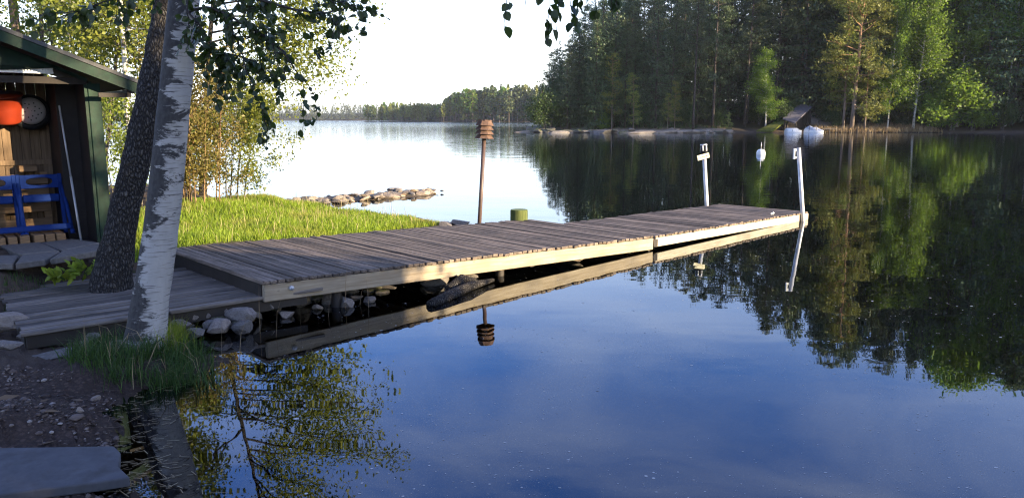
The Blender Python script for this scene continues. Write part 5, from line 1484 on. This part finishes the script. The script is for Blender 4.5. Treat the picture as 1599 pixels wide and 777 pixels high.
PX_ = [833, 850, 872, 905, 950, 1030, 1160, 1280, 1400, 1560, 1750]
ZT_ = [6.5, 9.5, 12.5, 17.5, 21, 23, 26.5, 34, 40, 44.5, 45]
rf = random.Random(17)
n_f = 0
for row, d0 in enumerate((101, 104.5, 108, 112, 116, 121, 127, 134, 142, 151)):
    x = 3.0 + row * .8
    while x < 86:
        d = d0 + rf.uniform(-1.7, 1.7) + float(np.interp(x, [14, 24, 32, 56, 70, 90], [0, -1, 4.5, 3.5, 1, -10]))
        px = 799.5 + x / d * FPX * math.cos(PITCH)
        xx_ = x; x += rf.uniform(2.7, 4.7) * (1 + .05 * row)
        if px < 836 + row * 1.5 or sdist(np.array([(xx_, d)]), PEN)[0] < 1.8: continue
        if row == 0 and (960 < px < 1170 or 1225 < px < 1440): continue
        if row < 2 and 1180 < px < 1275: continue
        if 134.5 > d + .466 * xx_ > 122 and px > 1500: continue
        zt = float(np.interp(px, PX_, ZT_)) * d / 110
        g_ = gz(xx_, d)
        h = min(36, max(5, (zt * rf.uniform(.80, 1.0) if row > 2 else zt * rf.uniform(.62, .95)) - g_))
        u = rf.random()
        if px > 1480 and u < .30: P_, lb_, gp = BIR[rf.randrange(3)], 'shaded birch among the trunks of the forest at the right', 'birches within the far forest'
        elif u < (.60 if row < 5 else .88): P_, lb_, gp = SPR[rf.randrange(5)], 'dark spruce in the shaded wall of forest across the water', 'spruces of the far forest'
        else: P_, lb_, gp = PIN[rf.randrange(4)], 'dark crowned pine with a bare trunk in the forest across the water', 'pines of the far forest'
        put(P_, px, d, h, H0, lb_, gp, wide=rf.uniform(.85, 1.15)); n_f += 1
# unseen trees added on the right-hand shore to shade the wood
for k in range(84):
    if k % 4: x = rf.uniform(90, 124); d = rf.uniform(108.5, 116.5) - .466 * x
    else: x = rf.uniform(76, 118); d = 152 - .466 * x + 18 * rf.random() ** 1.4
    px = 799.5 + x / d * FPX * math.cos(PITCH)
    if px < 1650 or sdist(np.array([(x, d)]), PEN)[0] < 1: continue
    put(SPR[rf.randrange(5)] if rf.random() < .75 else PIN[rf.randrange(4)], px, d, rf.uniform(27, 34), H0, 'tall unseen conifer added past the right edge to shade the wood', 'shade conifers beyond the right edge', wide=1.15)
for k in range(44):
    d = rf.uniform(103.5, 126); px = 846 + (d - 103) * 1.2 + 150 * rf.random(); xx_ = px_x(px, d)
    if sdist(np.array([(xx_, d)]), PEN)[0] < 1.5: continue
    zt = float(np.interp(px, PX_, ZT_)) * d / 110; g_ = gz(xx_, d)
    put(SPR[rf.randrange(5)], px, d, max(5, zt * rf.uniform(.6, .97) - g_), H0, 'dark spruce in the shaded wall of forest across the water', 'spruces of the far forest', wide=1.15)
# shrubs and young growth under the trees
for k in range(46):
    x = rf.uniform(5, 66); d = 104.5 + float(np.interp(x, [14, 24, 32, 56, 70], [0, -1, 4, 3, 0])) + rf.uniform(-.5, 9)
    px = 799.5 + x / d * FPX * math.cos(PITCH)
    if px < 850 or px > 1590 or sdist(np.array([(x, d)]), PEN)[0] < 3: continue
    put(SHR[1], px, d, rf.uniform(2.2, 4.5), 4, 'dark shrub in the understorey of the far forest', 'understorey shrubs of the far forest', wide=rf.uniform(.8, 1.2))

# tall trees on the near right bank, outside the photo: they throw the shade over the foreground
def shader(x, y, h, P, label):
    t = copy_tree(P); t.location = (x, y, gz(x, y) - .1); t.rotation_euler = (0, 0, rk.uniform(0, 6)); s = h / H0; t.scale = (s * 1.1, s * 1.1, s); tag(t, label, 'tree', 'trees on the near right bank'); return t
for x, y, h in [(10, -.9, 13), (13, -2.3, 15), (16, -3.7, 16), (19.5, -5.4, 17), (9, -3.2, 13), (12, -5, 16), (15.5, -6.5, 17), (11.5, -2, 14), (8, -5, 13)]:
    shader(x, y, h, SPR[int(abs(x * 7)) % 5], 'tall spruce on the near bank to the right of the viewer')
for x, y, h in [(10, .9, 3.8), (12, .1, 4.2), (14.5, -1.1, 4.6), (8.6, .8, 3.6), (11, -.2, 4.4)]:  # unseen low bushes added: they shade the dock but leave the shed sunlit
    t = copy_tree(SHR[1]); t.location = (x, y, gz(x, y) - .1); t.scale = (h / 4,) * 3; t.rotation_euler = (0, 0, rk.uniform(0, 6)); tag(t, 'unseen leafy bush added on the near right bank to cast shade', 'bush', 'shade bushes on the near right bank')

for x, y, h in [(10.5, .6, 12.5), (13.5, -.8, 14), (12, 1.0, 13)]:  # unseen pines added, their high crowns shading the shed gable
    t = copy_tree(PIN[3]); t.location = (x, y, gz(x, y) - .1); t.scale = (h / H0,) * 3; tag(t, 'tall unseen bare stemmed pine added on the near right bank to shade the shed', 'tree', 'shade pines on the near right bank')

# ------------------------------------------------------------------ wooded headland and the farthest shore
def small_tree(seed, h, r, mat, n=150, kind='s'):
    g = np.random.default_rng(seed)
    t = g.uniform(.08 if kind == 's' else .3, 1, n); rr = r * ((1 - t) ** .8 if kind == 's' else np.sin(np.pi * np.clip((t - .25) / .78, 0, 1)) ** .6) * g.uniform(.3, 1, n) + .05
    a = g.uniform(0, 6.28, n); C = np.column_stack([rr * np.cos(a), rr * np.sin(a), t * h])
    V, Q = leaf_quads(C, h * .10, g, .6, hang=.4)
    mb = MB(); mb.tube([(0, 0, -1), (0, 0, h * .95)], [h * .012, .03], 5); 
    vt = mb.v[0]; nV = len(V)
    return np.concatenate([V, vt]), Q, np.concatenate(mb.q) + nV, np.concatenate(mb.t) + nV
SM_T = []
for i, (kd, mt, r_) in enumerate((('s', 'pine_dark', 2.2), ('s', 'pine', 2.2), ('p', 'pine', 2.4), ('p', 'pine_dark', 2.6), ('b', 'birch_leaf', 2.8), ('p', 'pine', 1.8))):
    V, Q, q2, t2_ = small_tree(300 + i, 14, r_, mt, 190, kd)
    mi = np.concatenate([np.zeros(len(Q)), np.ones(len(q2)), np.ones(len(t2_))]).astype(int)
    o = mesh_np('headland_tree', V, [np.concatenate([Q, q2]), t2_], [M[mt], M['pine_bark']], midx=mi)
    SM_T.append(o)
cnt = 0
def hl(x, d, h, i):
    global cnt
    o = SM_T[i] if cnt < 6 and i == cnt else SM_T[i].copy()
    if o.name not in COL.objects: COL.objects.link(o)
    if cnt < 6 and i == cnt: cnt += 1
    s = h / 14; o.location = (x, d, gz(x, d) - .2); o.scale = (s, s, s); o.rotation_euler = (0, 0, rf.uniform(0, 6.28)); tag(o, 'small conifer among the mixed trees of the wooded headland', 'tree', 'trees of the wooded headland')
for k in range(285):
    u = k / 285
    px = 548 + rf.random() ** .9 * 300
    base = 552 - (px - 545) * .47
    d = base + 6 + 70 * rf.random() ** 1.5
    x = px_x(px, d)
    if sdist(np.array([(x, d)]), HEAD)[0] < 1: continue
    top_px = float(np.interp(px, [545, 600, 690, 705, 740, 790, 840], [168, 161, 162, 149, 139, 135, 133]))
    zt = (186 - top_px) / FPX * d + H
    h = max(7, min(24, (zt - gz(x, d)) * rf.uniform(.72, 1.04)))
    hl(x, d, h, k if k < 6 else rf.choice((0, 1, 1, 2, 2, 3, 3, 4, 5)))
# the distant shore reads as one dark band of wood
Vs, Qs, off_ = [], [], 0
gf = np.random.default_rng(44)
V0, Q0, _, _ = small_tree(400, 12, 2.8, 'x', 60, 's'); V0 = V0[:240]
pxs = gf.uniform(-120, 860, 1600)
P = np.column_stack([np.zeros(1600), np.interp(pxs, [-120, 450, 860], [985, 1012, 1024]) + gf.uniform(0, 60, 1600)])
P[:, 0] = (pxs - 799.5) / FPX * P[:, 1] / math.cos(PITCH); Zf = ground_z(P)
for i in range(1600):
    s = gf.uniform(.65, 1.05); a = gf.uniform(0, 6.28); c, s_ = math.cos(a), math.sin(a)
    W = V0 * s * np.array([1.5, 1.5, 1.25]); W = np.column_stack([W[:, 0] * c - W[:, 1] * s_, W[:, 0] * s_ + W[:, 1] * c, W[:, 2]]) + np.array([P[i, 0], P[i, 1], Zf[i] - .3])
    Vs.append(W); Qs.append(Q0 + off_); off_ += len(W)
o = mesh_np('far_treeline', np.concatenate(Vs), np.concatenate(Qs), M['pine_dark']); tag(o, 'distant low band of forest along the far end of the lake', 'forest', None, 'stuff')


# the body of wood behind the first trees of the headland
Vs, Qs, off_ = [], [], 0
V0, Q0, _, _ = small_tree(401, 14, 3.0, 'x', 90, 's'); V0 = V0[:360]
for i in range(700):
    px = 552 + gf.random() * 330; d = 552 - (px - 545) * .47 + 25 + 110 * gf.random(); x = px_x(px, d)
    if sdist(np.array([(x, d)]), HEAD)[0] < 6: continue
    top_px = float(np.interp(px, [545, 600, 690, 705, 740, 790, 840], [170, 163, 164, 151, 141, 137, 135])); g_ = gz(x, d)
    h = max(7, min(26, ((186 - top_px) / FPX * d + H - g_) * gf.uniform(.7, 1.0))); s = h / 14; a = gf.uniform(0, 6.28); c, s_ = math.cos(a), math.sin(a)
    W = V0 * s; W = np.column_stack([W[:, 0] * c - W[:, 1] * s_, W[:, 0] * s_ + W[:, 1] * c, W[:, 2]]) + np.array([x, d, g_ - .3])
    Vs.append(W); Qs.append(Q0 + off_); off_ += len(W)
o = mesh_np('headland_wood', np.concatenate(Vs), np.concatenate(Qs), M['pine_dark']); tag(o, 'mixed wood filling the headland behind its first trees', 'forest', None, 'stuff')
